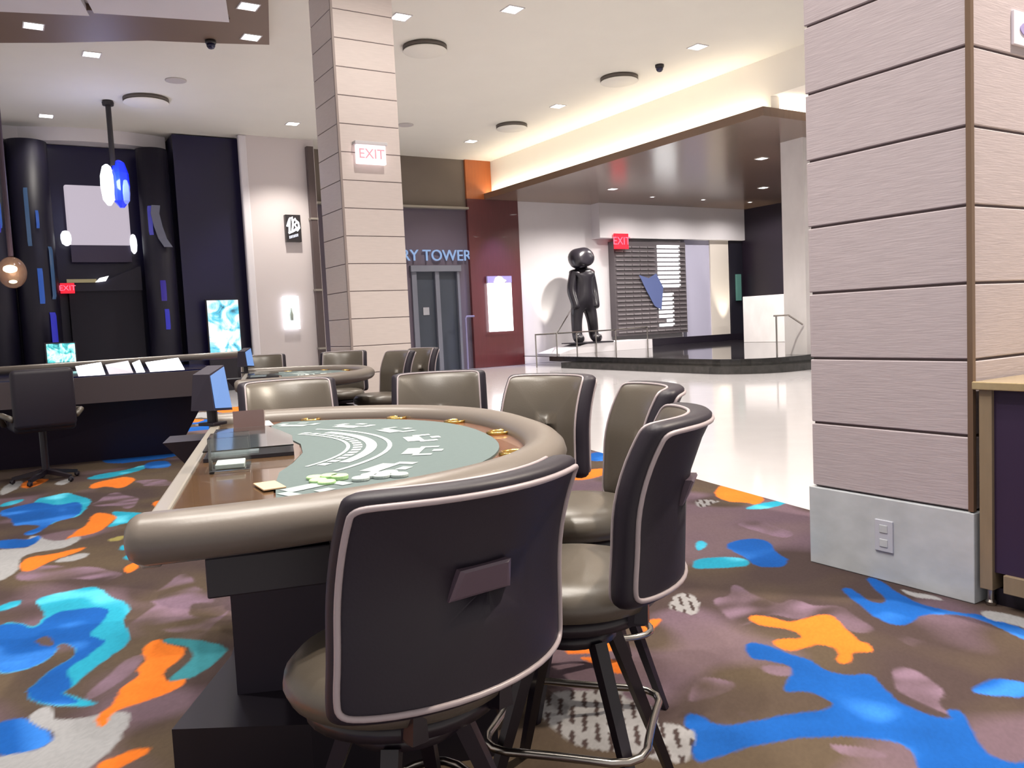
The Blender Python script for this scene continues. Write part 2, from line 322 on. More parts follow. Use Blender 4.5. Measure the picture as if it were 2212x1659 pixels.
def make_carpet():
    ys = [0.2]
    while ys[-1] < 16.2: ys.append(ys[-1] + 0.0105 * max(1, ys[-1] / 2.6))
    ys = np.array(ys); nu = 560; u = np.linspace(0, 1, nu)
    xl = np.full_like(ys, -1.7); xr = 4.55 + (ys - 3.55) * .19
    X = xl[:, None] + (xr - xl)[:, None] * u[None, :]; Y = np.repeat(ys[:, None], nu, 1)
    # colour
    dark = np.array(srgb(74, 61, 60)[:3]); brown2 = np.array(srgb(90, 77, 64)[:3]); mauve = PAL['m']
    wx = X + .10 * (vnoise(X, Y, 4, 1) - .5); wy = Y + .10 * (vnoise(X, Y, 4, 2) - .5)
    n1 = vnoise(wx, wy, 1.7, 3) * .65 + vnoise(wx, wy, 4.1, 4) * .35
    k = np.clip((n1 - .35) / .3, 0, 1)[..., None]
    C = dark * (1 - k) + brown2 * k
    n2 = vnoise(wx * 1.0, wy * 1.6, 1.3, 5) * .6 + vnoise(wx, wy, 3.3, 6) * .4
    k = np.clip((n2 - .56) / .14, 0, 1)[..., None] * .42
    C = C * (1 - k) + mauve * k
    # repeat patches away from the traced zone
    far = (Y > 10.0) | (X < -.35)
    for key, sd, th in (('g', 11, .66), ('b', 12, .64), ('c', 13, .70), ('o', 14, .72)):
        f = vnoise(wx, wy, .9, sd) * .6 + vnoise(wx, wy, 2.0, sd + 20) * .4
        C[far & (f > th)] = PAL[key]
    jx = X + .012 * (vnoise(X, Y, 22, 7) - .5); jy = Y + .012 * (vnoise(X, Y, 22, 8) - .5)
    for key, q in BLOBS:
        p = chaikin([(q[i], q[i + 1]) for i in range(0, len(q), 2)], 2)
        pa = np.array(p); x0, y0 = pa.min(0) - .05; x1, y1 = pa.max(0) + .05
        r0, r1 = np.searchsorted(ys, [y0, y1]); sl = slice(max(0, r0), r1)
        if r1 <= r0: continue
        sx, sy = (jx[sl], jy[sl]) if key != 'm' else (wx[sl], wy[sl])
        ex = ((xr - xl) / nu)[sl][:, None] * .45; ey = np.gradient(ys)[sl][:, None] * .45
        cov = sum(inside(p, sx + a * ex, sy + b * ey).astype(float) for a, b in ((-1, -.4), (.4, -1), (1, .4), (-.4, 1), (0, 0))) / 5
        col = np.broadcast_to(PAL[key], C[sl].shape).copy()
        nn = vnoise(X[sl], Y[sl], 6, 31)[..., None]
        if key == 'b': col = col * (.78 + .3 * nn) + np.array(srgb(70, 130, 200)[:3]) * np.clip((nn - .62) * 1.6, 0, .6)
        elif key == 'c': col = col * (.8 + .25 * nn) + np.array(srgb(130, 205, 220)[:3]) * np.clip((nn - .6) * 1.4, 0, .6)
        elif key == 'm':
            a = np.clip(1.5 * (vnoise(wx[sl] * 1.0, wy[sl] * 1.8, 6, 32)[..., None] - .12), 0, 1) * .85
            col = col * a + C[sl] * (1 - a)
        elif key == 'h':
            s = ((X[sl] * .80 - Y[sl] * .60) / .042) % 1
            s2 = ((X[sl] * .60 + Y[sl] * .80) / .17 + np.floor((X[sl] * .80 - Y[sl] * .60) / .042) * .37) % 1
            bar_ = (s < .36) & (s2 < .72)
            col[bar_] = dark * .9
        else: col = col * (.93 + .14 * nn)
        C[sl] = C[sl] * (1 - cov[..., None]) + col * cov[..., None]
    C = .70 * C * (.94 + .12 * np.random.RandomState(3).rand(*X.shape))[..., None]
    V = np.stack([X, Y, np.full_like(X, .004)], -1).reshape(-1, 3)
    ny = len(ys); idx = np.arange(ny * nu).reshape(ny, nu)
    F = np.stack([idx[:-1, :-1], idx[:-1, 1:], idx[1:, 1:], idx[1:, :-1]], -1).reshape(-1, 4)
    me = bpy.data.meshes.new('carpet')
    me.vertices.add(len(V)); me.vertices.foreach_set('co', V.ravel())
    me.loops.add(len(F) * 4); me.loops.foreach_set('vertex_index', F.ravel().astype(np.int32))
    me.polygons.add(len(F)); me.polygons.foreach_set('loop_start', (np.arange(len(F)) * 4).astype(np.int32))
    me.update(calc_edges=True)
    at = me.color_attributes.new('print', 'FLOAT_COLOR', 'POINT')
    at.data.foreach_set('color', np.concatenate([C.reshape(-1, 3), np.ones((len(V), 1))], 1).ravel().astype(np.float32))
    mt = mat('patterned_carpet', (1, 1, 1, 1), 0.95, spec=.1, bump=(400, .3, .004))
    nt = mt.node_tree; a = nt.nodes.new('ShaderNodeAttribute'); a.attribute_name = 'print'
    nt.links.new(a.outputs['Color'], nt.nodes['Principled BSDF'].inputs['Base Color'])
    me.materials.append(mt)
    o = bpy.data.objects.new('carpet', me); COL.objects.link(o)
    tag(o, 'brown carpet with blue, cyan, orange, mauve and grey splash shapes on the floor', 'carpet')
make_carpet()

# ---- ceiling and upper walls
struct('ceiling', bbox((-9, 2.5, CEIL), (13.72, 23.2, CEIL + .15)), M_ceil)
bm = NB()
box(bm, (13.65, -5, 5.66), (13.9, 11.45, CEIL)); box(bm, (13.65, 11.45, 5.42), (13.9, 22.5, CEIL))
struct('wall_right', bm, M_hdr)
struct('ceiling_lobby', bbox((13.9, 2, 5.66), (25.5, 11.6, 5.8)), M_hdr)
bm = NB()
box(bm, (13.9, 11.62, 5.45), (25.5, 11.7, 5.66)); struct('trim_1', bm, M_hdr)
# back wall: grey-brown upper panel, slate lower panel, ledge
bm = NB(); box(bm, (5.6, 22.5, 4.97), (12.73, 22.9, CEIL)); struct('wall_back', bm, M_greybrown)
bm = NB(); box(bm, (5.6, 22.52, 0), (10.86, 22.9, 4.93)); box(bm, (10.86, 22.52, 3.18), (12.73, 22.9, 4.93)); box(bm, (12.33, 22.52, 0), (12.73, 22.9, 3.18))
struct('wall_back_lower', bm, M_slate)
struct('trim_2', bbox((7.7, 22.3, 4.90), (12.73, 22.55, 4.97), .01), M_trimg)
# red wood bay beside the lobby
bm = NB(); box(bm, (12.73, 22.4, 0.0), (14.58, 22.9, 5.24)); struct('wall_wood_bay', bm, M_red)
bm = NB(); box(bm, (12.73, 22.42, 5.24), (13.64, 22.9, CEIL)); struct('wall_wood_top', bm, M_orange)
M_lobdark = mat('dark_lobby_wall', srgb(30, 22, 34), .35)
# lobby: white back wall with bulkhead, recess, dark right wall
bm = NB(); box(bm, (14.58, 22.5, 0), (25.0, 22.9, 5.25)); struct('wall_lobby', bm, M_white)
bm = NB(); box(bm, (17.6, 22.05, 4.08), (24.62, 22.5, 5.25)); struct('wall_bulkhead', bm, M_white)
bm = NB(); box(bm, (23.95, 22.2, 0.3), (24.66, 22.5, 4.08)); struct('wall_recess', bm, M_void)
struct('wall_lobby_right', bbox((24.62, 12.0, 0), (25.0, 22.5, 5.25)), M_lobdark)
struct('baseboard_lobby', bbox((18.2, 22.15, .3), (24.62, 22.5, .55)), M_black)
# canopy over the lobby
bm = NB()
box(bm, (13.42, 11.47, 5.241), (25.4, 22.5, 5.30)); 
box(bm, (13.36, 11.41, 5.24), (13.42, 22.5, 5.42)); box(bm, (13.42, 11.41, 5.24), (25.4, 11.47, 5.42))
can = struct('ceiling_canopy', bm, M_canopy)
# stepped black marble platform with a rounded corner
def stepshape(x0, y0, x1, y1, r):
    p = [(x0 + .25, y1), (x1, y1), (x1, y0)]
    for k in range(9):
        a = -PI / 2 - (PI / 2) * k / 8
        p.append((x0 + r + r * math.cos(a), y0 + r + r * math.sin(a)))
    return p
pf = thing('stepped_platform', 'low black marble platform with two steps in front of the lobby', 'platform', (16, 16, 0))
def rel(bm, c=(16, 16, 0)):
    bmesh.ops.translate(bm, vec=-Vector(c), verts=bm.verts); return bm
obj('step', rel(prism(NB(), stepshape(13.62, 12.05, 24.6, 19.4, 1.3), -.006, .15)), M_step, pf)
obj('step', rel(prism(NB(), stepshape(14.05, 12.45, 24.6, 20.6, 1.2), .15, .28)), M_step, pf)
obj('platform_top', rel(prism(NB(), stepshape(14.03, 12.43, 24.6, 22.04, 1.2), .28, .30)), M_stage, pf)
# white ramp with its rails, left of the steps
rp = thing('access_ramp', 'white access ramp with low side wall left of the marble steps', 'ramp', (15, 21, 0))
bm = NB()
A = [(14.8, 20.75, .302), (18.6, 20.75, .302), (18.6, 20.75, .60), (15.9, 20.75, .60), (14.8, 20.75, .34)]
loft(bm, [[(x, y, z) for x, y, z in A], [(x, 22.0, z) for x, y, z in A]])
obj('side_wall', rel(bm, (15, 21, 0)), M_white, rp)
rp = thing('ramp_handrail', 'slim chrome handrails and posts around the white ramp left of the steps', 'handrail', (15, 21, 0))
bm = NB(); tube(bm, [(13.55, 20.2, .98), (17.0, 20.7, .98), (18.35, 20.7, 1.02)], .022); obj('handrail', rel(bm, (15, 21, 0)), M_chrome, rp)
bm = NB(); tube(bm, [(14.4, 20.3, .98), (16.2, 21.9, 1.75)], .022); obj('handrail', rel(bm, (15, 21, 0)), M_chrome, rp)
for x, y, z in ((13.56, 20.2, 0), (14.4, 20.32, .15), (15.25, 20.45, .3), (16.2, 20.7, .3), (17.0, 20.7, .3), (18.35, 20.7, .3)):
    bm = NB(); tube(bm, [(x, y, z), (x, y, .98)], .02, 8); obj('post', rel(bm, (15, 21, 0)), M_chrome, rp)
# marble pier
mp = struct('wall_marble_pier', bbox((15.9, 12.47, .302), (17.2, 13.1, 5.24)), M_marble_w)
# reception desk
rd = thing('reception_desk', 'white marble reception desk in front of the dark lobby wall', 'desk', (22.3, 19, .3))
obj('front_panel', bbox((-.1, -.95, 0), (.5, 1.05, 1.58), .01), M_marble_w, rd)
obj('plinth', bbox((-.02, -.9, -.0), (.0, 1.0, .06)), M_black, rd)
# post with rail on the step beside the marble pier
sr = thing('step_handrail', 'slim chrome handrail at the right end of the marble steps', 'handrail', (15.2, 12.75, .30))
bm = NB(); tube(bm, [(0, 0, 0), (0, 0, .93)], .02); obj('post', bm, M_chrome, sr)
bm = NB(); tube(bm, [(-.06, .02, .93), (.3, -.1, .93), (.66, -.2, .70)], .02); obj('rail', bm, M_chrome, sr)
# cove lamps of the lobby canopy (hidden in the trough)
lamp('cove_lamp', 'AREA', (13.53, 17.0, 5.36), 85, (1, .86, .66), (PI, 0, 0), .10, 10.8)
lamp('cove_lamp', 'AREA', (16.5, 11.55, 5.36), 80, (1, .86, .68), (PI, 0, 0), 5.5, .12)

# ---- lounge at the far left
struct('wall_left', bbox((-9, 22.6, 0), (4.17, 23.0, 6.1)), M_navy)
struct('wall_lounge', bbox((4.17, 21.9, 0), (6.15, 22.9, 6.40)), M_navy)
bm = NB()
P_ = [(-3, 22.2)] + [(.9 + 3.2 * k / 12, 22.42 - .35 * math.sin(PI * k / 12)) for k in range(13)] + [(4.17, 22.75), (-3, 22.75)]
prism(bm, P_, 6.12, CEIL); struct('trim_3', bm, M_white)

# ---- pilaster beyond the tables
pl = thing('wall_pilaster', 'beige wall pier carrying a script logo sign and a lit display case', 'column', (6.65, 21.6, 0))
obj('pier', bbox((-.9, -.1, 0), (.98, 1.0, CEIL)), M_pilaster, pl)
obj('edge_bead', bbox((-.98, -.13, 0), (-.78, .0, CEIL), .04), M_white, pl)
ds = thing('dark_post', 'tall thin dark bronze post beside the beige wall pier', 'post', (7.46, 21.38, 0))
obj('shaft', bbox((-.085, -.08, 0), (.085, .08, 6.22)), mat('dark_bronze', srgb(74, 62, 62), .4), ds)
for z in (4.32, 2.45, .9): obj('collar', bbox((-.1, -.1, z), (.1, .1, z + .05)), M_trimg, ds)

# ---- wood clad columns
def clad(bm, x0, y0, x1, y1, zs, gap=.012, inset=.012):
    for a, b in zip(zs[:-1], zs[1:]):
        box(bm, (x0, y0, a + gap / 2), (x1, y1, b - gap / 2), .004, 0, 1)
    box(bm, (x0 + inset, y0 + inset, zs[0]), (x1 - inset, y1 - inset, zs[-1]), 0, 1)
pc = thing('wood_clad_column', 'nearest wide column of pale horizontal boards on a grey marble base', 'column', (3.62, 1.98, 0))
zs = [.418 + .337 * k for k in range(18)] + [CEIL]
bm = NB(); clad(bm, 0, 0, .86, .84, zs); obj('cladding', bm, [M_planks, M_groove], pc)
obj('marble_base', bbox((-.015, -.015, .005), (.88, .855, .414), .004), M_marble, pc)
obj('corner_trim', bbox((-.012, -.012, .42), (.012, .012, CEIL)), M_bronze, pc)
fc = thing('wood_clad_column', 'pale board column behind the far card table with exit sign', 'column', (3.88, 9.99, 0))
zs = [.45 + .35 * k for k in range(17)] + [CEIL]
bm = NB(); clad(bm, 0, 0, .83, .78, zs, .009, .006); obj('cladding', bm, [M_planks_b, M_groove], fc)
obj('marble_base', bbox((-.015, -.015, .005), (.85, .80, .446), .004), M_marble, fc)
obj('corner_trim', bbox((-.014, -.014, .45), (.014, .014, CEIL)), mat('pale_corner_trim', srgb(150, 136, 132), .5), fc)
# outlet and switch plates on the near column
ou = thing('wall_outlet', 'grey double socket plate on the marble base of the near column', 'outlet', (3.605, 2.40, .23))
obj('plate', bbox((-.008, -.048, -.078), (.004, .048, .078), .003), mat('outlet_plate', srgb(176, 178, 190), .4), ou)
for z in (.035, -.035): obj('socket', bbox((-.011, -.022, z - .02), (-.006, .022, z + .02), .003), M_marble, ou)
sw = thing('notice_plate', 'white notice plate with a purple mark high on the near column', 'sign', (4.02, 1.975, 2.56))
obj('plate', bbox((-.06, -.008, -.075), (.14, .006, .075), .003), M_switch, sw)
bm = NB(); lathe(bm, [(.0, 0), (.05, 0), (.05, .004), (0, .004)], 24); bmesh.ops.rotate(bm, matrix=Matrix.Rotation(PI / 2, 3, 'X'), verts=bm.verts)
bmesh.ops.scale(bm, vec=(1, 1, .55), verts=bm.verts); bmesh.ops.translate(bm, vec=(.04, -.008, 0), verts=bm.verts)
obj('mark', bm, mat('purple_mark', srgb(150, 140, 190), .5), sw)
# host counter against the near column
hc = thing('host_counter', 'dark panelled counter with an oak frame and top beside the near column', 'counter', (3.62, 1.95, 0))
obj('counter_top', bbox((-.02, -2.2, .965), (1.7, .02, 1.0), .004), M_oaktop, hc)
obj('front_panel', bbox((.02, -2.2, .16), (1.66, -.045, .965)), M_purple, hc)
bm = NB(); box(bm, (0, -.055, .08), (1.66, .0, .965), .003); obj('corner_post', bm, M_oak, hc)
obj('bottom_rail', bbox((0, -2.2, .08), (1.66, -.1, .16), .003), M_oak, hc)
obj('toe_kick', bbox((.06, -2.2, 0), (1.6, -.04, .08)), M_black, hc)
bm = NB(); lathe(bm, [(.022, 0), (.022, .02), (.015, .03), (.015, .08)], 16, (.035, -.03, 0)); obj('levelling_foot', bm, M_chrome, hc)

# ---- door under the TOWER letters
bm = NB(); box(bm, (10.86, 22.56, 0), (12.33, 22.62, 3.18)); d1 = struct('door_1', bm, M_door)
bm = NB()
for x0, x1 in ((10.74, 10.9), (11.52, 11.66), (12.28, 12.36)): box(bm, (x0, 22.46, 0), (x1, 22.56, 3.1))
box(bm, (10.7, 22.4, 3.02), (12.4, 22.56, 3.2)); struct('door_frame', bm, mat('door_frame_grey', srgb(104, 106, 118), .4), d1)
pn = obj('door_notice', bbox((11.1, 22.54, 1.72), (11.3, 22.56, 1.95)), mat('paper_notice', srgb(150, 150, 158), .7)); pn.parent = d1
rh = thing('door_rail', 'pale bent handrail at the right of the dark doorway', 'handrail', (12.35, 22.2, 0))
bm = NB(); tube(bm, [(0, 0, 0), (0, 0, 1.55), (.05, .02, 1.62), (.32, .02, 1.62)], .03); obj('rail', bm, mat('pale_grey_metal', srgb(120, 116, 150), .4), rh)
tl = thing('tower_letters', 'raised pale blue letters RY TOWER above the dark doorway', 'sign', (11.6, 22.45, 3.49))
text_mesh('letters', 'RY TOWER', .47, E_lettr, tl, (.02, 0, 0), FACE_NY, .02)

# ================================================================ CARD TABLES
A0 = math.radians(16.2)
TV = Vector((math.sin(A0), math.cos(A0), 0)); NV = Vector((math.cos(A0), -math.sin(A0), 0))
TL, TD, TE = 2.28, 1.17, .85
def outline(off=0.0, n=48, t_in=None):
    """players' side curve of the table, from the near end to the far end, as (lx, n)"""
    pts = []; hl = TL / 2 - off; d = TD - off
    for k in range(n + 1):
        th = PI * k / n; c, s = math.cos(th), math.sin(th)
        pts.append((-hl * math.copysign(abs(c) ** TE, c), d * abs(s) ** TE))
    return pts
def L(p, z): return (p[0], -p[1], z)
def make_table(label, group, proto=True):
    t = thing('card_table', label, 'card table', (0, 0, 0), 0, group)
    # padded rail: sweep a rounded section along the curve
    C0 = outline(0.0); rings = []
    sec = []
    for k in range(14):
        a = 2 * PI * k / 14; sec.append((.066 * math.cos(a), .052 * math.sin(a) * (1.0 if math.sin(a) > 0 else 1.0)))
    Cc = outline(.066, 64); N = len(Cc)
    for i, p in enumerate(Cc):
        a = Vector((*Cc[max(0, i - 1)], 0)); b = Vector((*Cc[min(N - 1, i + 1)], 0)); tg = (b - a).normalized(); nn = Vector((tg.y, -tg.x, 0))
        if i in (0, N - 1): nn = Vector((1 if i == 0 else -1, 0, 0)); 
        sc = 1.0
        rings.append([(p[0] + nn.x * -q[0] * -1, -(p[1] + nn.y * q[0]), .960 + q[1]) for q in sec])
    for end in (0, -1):
        pass
    first = rings[0]; last = rings[-1]
    def shrink(r, dn, f):
        c = sum((Vector(v) for v in r), Vector()) / len(r)
        return [tuple(c + (Vector(v) - c) * f + Vector((0, dn, 0))) for v in r]
    rings = [shrink(first, d_, f_) for d_, f_ in ((.034, .2), (.033, .5), (.026, .78), (.014, .93))] + rings + [shrink(last, d_, f_) for d_, f_ in ((.014, .93), (.026, .78), (.033, .5), (.034, .2))]
    obj('arm_rail', loft(NB(), rings), M_rail, t, True)
    # apron under the rail
    bm = NB(); ins = [L(p, 0) for p in outline(.085)]
    pts = [(p[0], p[1]) for p in ins]
    prism(bm, pts, .90, .935); obj('rail_base', bm, M_body, t)
    # top slab: ring, felt, dealer panel
    bm = NB(); prism(bm, [(p[0], p[1]) for p in [L(q, 0) for q in outline(.10)]], .925, .960); obj('wood_ring', bm, M_ring, t)
    felt = []
    Ff = outline(.205, 40)
    felt = [(x, -n) for x, n in Ff if n > .20]
    inner = [(.98, -.20), (.80, -.235), (.62, -.235), (.45, -.25), (.30, -.30), (.12, -.335), (-.10, -.335), (-.30, -.30), (-.45, -.26), (-.62, -.25), (-.90, -.25)]
    inner = [p for p in inner if felt[0][0] + .01 < p[0] < felt[-1][0] - .01]
    bm = NB(); prism(bm, felt + inner, .958, .967); obj('felt', bm, M_felt, t)
    bm = NB(); prism(bm, [(-1.06, -.01), (1.06, -.01), (1.06, -.20), (.6, -.232), (.30, -.295), (.12, -.33), (-.10, -.33), (-.30, -.295), (-.62, -.245), (-1.06, -.245)], .956, .964); obj('dealer_panel', bm, M_apron, t)
    obj('edge_trim', bbox((-1.04, -.022, .89), (1.06, .018, .972), .006), M_trimg, t)
    # printed layout
    bm = NB(); z = .9685
    def arc(r0, r1, a0, a1, n=18, c=(0, -.12)):
        q = []
        for r, rng in ((r0, range(n + 1)), (r1, range(n, -1, -1))):
            for k in rng:
                a = a0 + (a1 - a0) * k / n; q.append((c[0] + r * math.sin(a), -(c[1] + r * math.cos(a)), z))
        v = [bm.verts.new(p) for p in q]; m_ = n + 1
        for k in range(n): bm.faces.new((v[k], v[k + 1], v[2 * m_ - 2 - k], v[2 * m_ - 1 - k]))
    arc(.60, .612, -.72, .72); arc(.665, .70, -.60, .60); arc(.735, .75, -.78, .78)
    for k in range(17):
        a = -.68 + k * .085; arc(.622, .652, a, a + .055, 2)
    o_ = obj('felt_print', bm, M_print, t)
    for k in range(7):
        bm = NB(); a = -1.02 + k * .34
        u = Vector((math.cos(a), -math.sin(a))); v = Vector((math.sin(a), math.cos(a)))
        cx, cn = .87 * math.sin(a), -.10 + .87 * math.cos(a) * .96
        def quad(du, dv, wu, wv):
            P_ = [(du - wu, dv - wv), (du + wu, dv - wv), (du + wu, dv + wv), (du - wu, dv + wv)]
            vs_ = [bm.verts.new((cx + u.x * i + v.x * j, -(cn + u.y * i + v.y * j), z)) for i, j in P_]; bm.faces.new(vs_)
        quad(0, -.025, .06, .028); quad(-.075, .015, .016, .03); quad(.075, .015, .016, .03); quad(0, .052, .022, .016)
        obj('bet_box', bm, M_print if k % 2 else M_print2, t)
    # brass cup holders in the ring
    R = outline(.155, 64)
    for f in (.10, .235, .37, .5, .63, .765, .90):
        p = R[int(f * 64)]
        bm = NB(); lathe(bm, [(.030, -.01), (.044, -.006), (.044, .006), (.037, .008), (.033, .004), (.031, -.02)], 24, cap=False)
        lathe(bm, [(.033, -.004), (.001, -.004)], 24)
        c = obj('cup_holder', bm, M_brass, t, True); c.location = L(p, .964)
    # chip tray
    tr = obj('chip_tray', prism(NB(), [(-.12, -.035), (.50, -.035), (.50, -.222), (.30, -.27), (.12, -.308), (-.12, -.308)], .9645, .976), M_black, t)
    bm = NB()
    for k in range(7):
        x0 = -.10 + k * .078
        tube(bm, [(x0 + .04, -.20, .972), (x0 + .04, -.06, .972)], .018, 10)
    obj('chip_row', bm, mat('pale_tray_insert', srgb(150, 158, 165), .25, metal=.3), tr)
    lid = prism(NB(), [(-.12, -.035), (.50, -.035), (.50, -.222), (.30, -.27), (.12, -.308), (-.12, -.308)], .996, 1.000); obj('tray_lid', lid, M_clear, tr)
    # body: pedestal, plinth, drop box
    bm = NB(); prism(bm, [(-.06, -.08), (.42, -.08), (.42, -.78), (-.16, -.78)], .19, .89); obj('pedestal', bm, M_body, t)
    bm = NB(); prism(bm, [(-.235, .10), (.30, -.045), (.62, -.06), (.62, -.86), (-.40, -.86), (-.36, -.30)], 0.0, .19); obj('plinth', bm, M_black, t)
    obj('drop_box', bbox((-1.00, -.36, .80), (-.60, -.10, .888), .004), M_black, t)
    bm = NB(); loft(bm, [[(.86, -.06, .80), (1.06, -.06, .80), (1.06, .10, .80), (.86, .10, .80)], [(.83, -.06, .925), (1.08, -.06, .925), (1.08, .20, .925), (.83, .20, .925)]]); obj('side_shelf', bm, M_black, t)
    return t
tabA = make_table('nearest grey-felt blackjack table with a padded taupe rail and brass cup holders', 'blackjack tables')
ORG = Vector((.207, 1.687, 0)) + TV * (TL / 2)
RZ_T = math.atan2(TV.y, TV.x)
tabA.location = ORG; tabA.rotation_euler = (0, 0, RZ_T)
tabB = copy_tree(tabA); tabB['label'] = 'farther blackjack table standing in front of the pale board column'
tabB.location = (1.91, 7.62, 0)
def tw(lx, n, z, org=ORG): p = org + TV * lx + NV * n; return (p.x, p.y, z)

# ---- what lies on the near table
TZ = .9675
def on_table(name, bm, material, label, cat, lx, n, z=TZ, rz=0, group=None, smooth=False):
    o = obj(name, bm, material, None, smooth); o.location = tw(lx, n, z); o.rotation_euler = (0, 0, RZ_T + rz)
    return tag(o, label, cat, group)
# clear discard holder with glittering corners
dh = thing('discard_holder', 'clear acrylic card discard holder at the dealer edge of the near table', 'card holder', tw(-.29, .125, .9645), RZ_T)
bm = NB(); box(bm, (-.07, -.055, 0), (.07, .055, .008)); obj('base', bm, M_clear, dh)
bm = NB(); box(bm, (-.07, -.055, .008), (-.062, .055, .10)); box(bm, (.062, -.055, .008), (.07, .055, .10)); box(bm, (-.062, .047, .008), (.062, .055, .10)); obj('walls', bm, M_clear, dh)
obj('card_stack', bbox((-.05, -.04, .009), (.05, .04, .022), .002), M_print, dh)
cs = thing('card_shoe', 'dark card shoe on the far end of the near table', 'card shoe', tw(.80, .15, .9645), RZ_T)
bm = NB(); loft(bm, [[(-.13, -.06, 0), (.13, -.06, 0), (.13, -.06, .055), (-.13, -.06, .085)], [(-.13, .06, 0), (.13, .06, 0), (.13, .06, .055), (-.13, .06, .085)]]); obj('body', bm, mat('taupe_shoe', srgb(120, 100, 100), .3), cs)
obj('front_plate', bbox((.132, -.05, .0), (.142, .05, .05), .003), M_print2, cs)
on_table('placard', bbox((-.055, -.028, 0), (.055, .028, .004), .001), mat('tan_card', srgb(196, 164, 132), .6), 'tan paper placard lying by the felt at the near end of the table', 'card', -.66, .235, .9675, .25)
on_table('rules_card', bbox((-.10, -.045, 0), (.10, .045, .004), .001), M_white, 'white card lying at the far end of the near table', 'card', .88, .19, .9675, .1)
gchip = [(-.665, .355), (-.635, .385), (-.70, .375), (-.655, .41), (-.615, .35)]
for i, (a, b) in enumerate(gchip):
    on_table('casino_chip', lathe(NB(), [(.0, 0), (.022, 0), (.023, .002), (.023, .006 + .004 * (i % 2)), (.021, .008 + .004 * (i % 2)), (0, .008 + .004 * (i % 2))], 20), mat('pale_green_chip', srgb(166, 206, 146), .5) if i == 0 else bpy.data.materials['pale_green_chip'], 'pale green chip in the loose green heap near the front of the felt', 'chip', a, b, TZ, 0, 'loose pale green chips')
for i, (a, b) in enumerate([(-.70, .46), (-.67, .485), (-.69, .515), (-.655, .54), (-.70, .56)]):
    on_table('casino_chip', lathe(NB(), [(.0, 0), (.022, 0), (.023, .002), (.023, .007), (.021, .009), (0, .009)], 20), M_print, 'white chip in the loose row beside the pale green chips', 'chip', a, b, TZ, 0, 'loose white chips')
# table sign displays
def sign_display(label, org):
    s = thing('table_sign_display', label, 'display', tw(.945, -.008, .9735, org), 0)
    obj('foot', bbox((-.05, -.05, 0), (.05, .05, .016), .004), M_black, s)
    bm = NB(); tube(bm, [(0, 0, .012), (0, 0, .09)], .026, 14); obj('neck', bm, M_black, s)
    bm = NB(); loft(bm, [[(-.065, -.075, .08), (.065, -.075, .07), (.065, -.04, .30), (-.045, -.04, .26)], [(-.075, .065, .08), (.065, .065, .07), (.065, .065, .30), (-.045, .065, .26)]])
    h = obj('housing', bm, M_body, s)
    bm = NB(); v = [bm.verts.new(p) for p in ((-.058, -.0762, .092), (.058, -.0762, .083), (.060, -.0420, .292), (-.040, -.0422, .252))]; bm.faces.new(v)
    q = bmesh.ops.extrude_face_region(bm, geom=bm.faces[:]); bmesh.ops.translate(bm, vec=(0, -.003, 0), verts=[e for e in q['geom'] if isinstance(e, bmesh.types.BMVert)])
    obj('screen', bm, E_screen, h)
    s.rotation_euler = (0, 0, .62); s.scale = (.85, .85, .85)
    return s
sign_display('blue lit sign display at the far corner of the near table', ORG)
sign_display('blue lit sign display on the farther blackjack table', Vector(tabB.location))

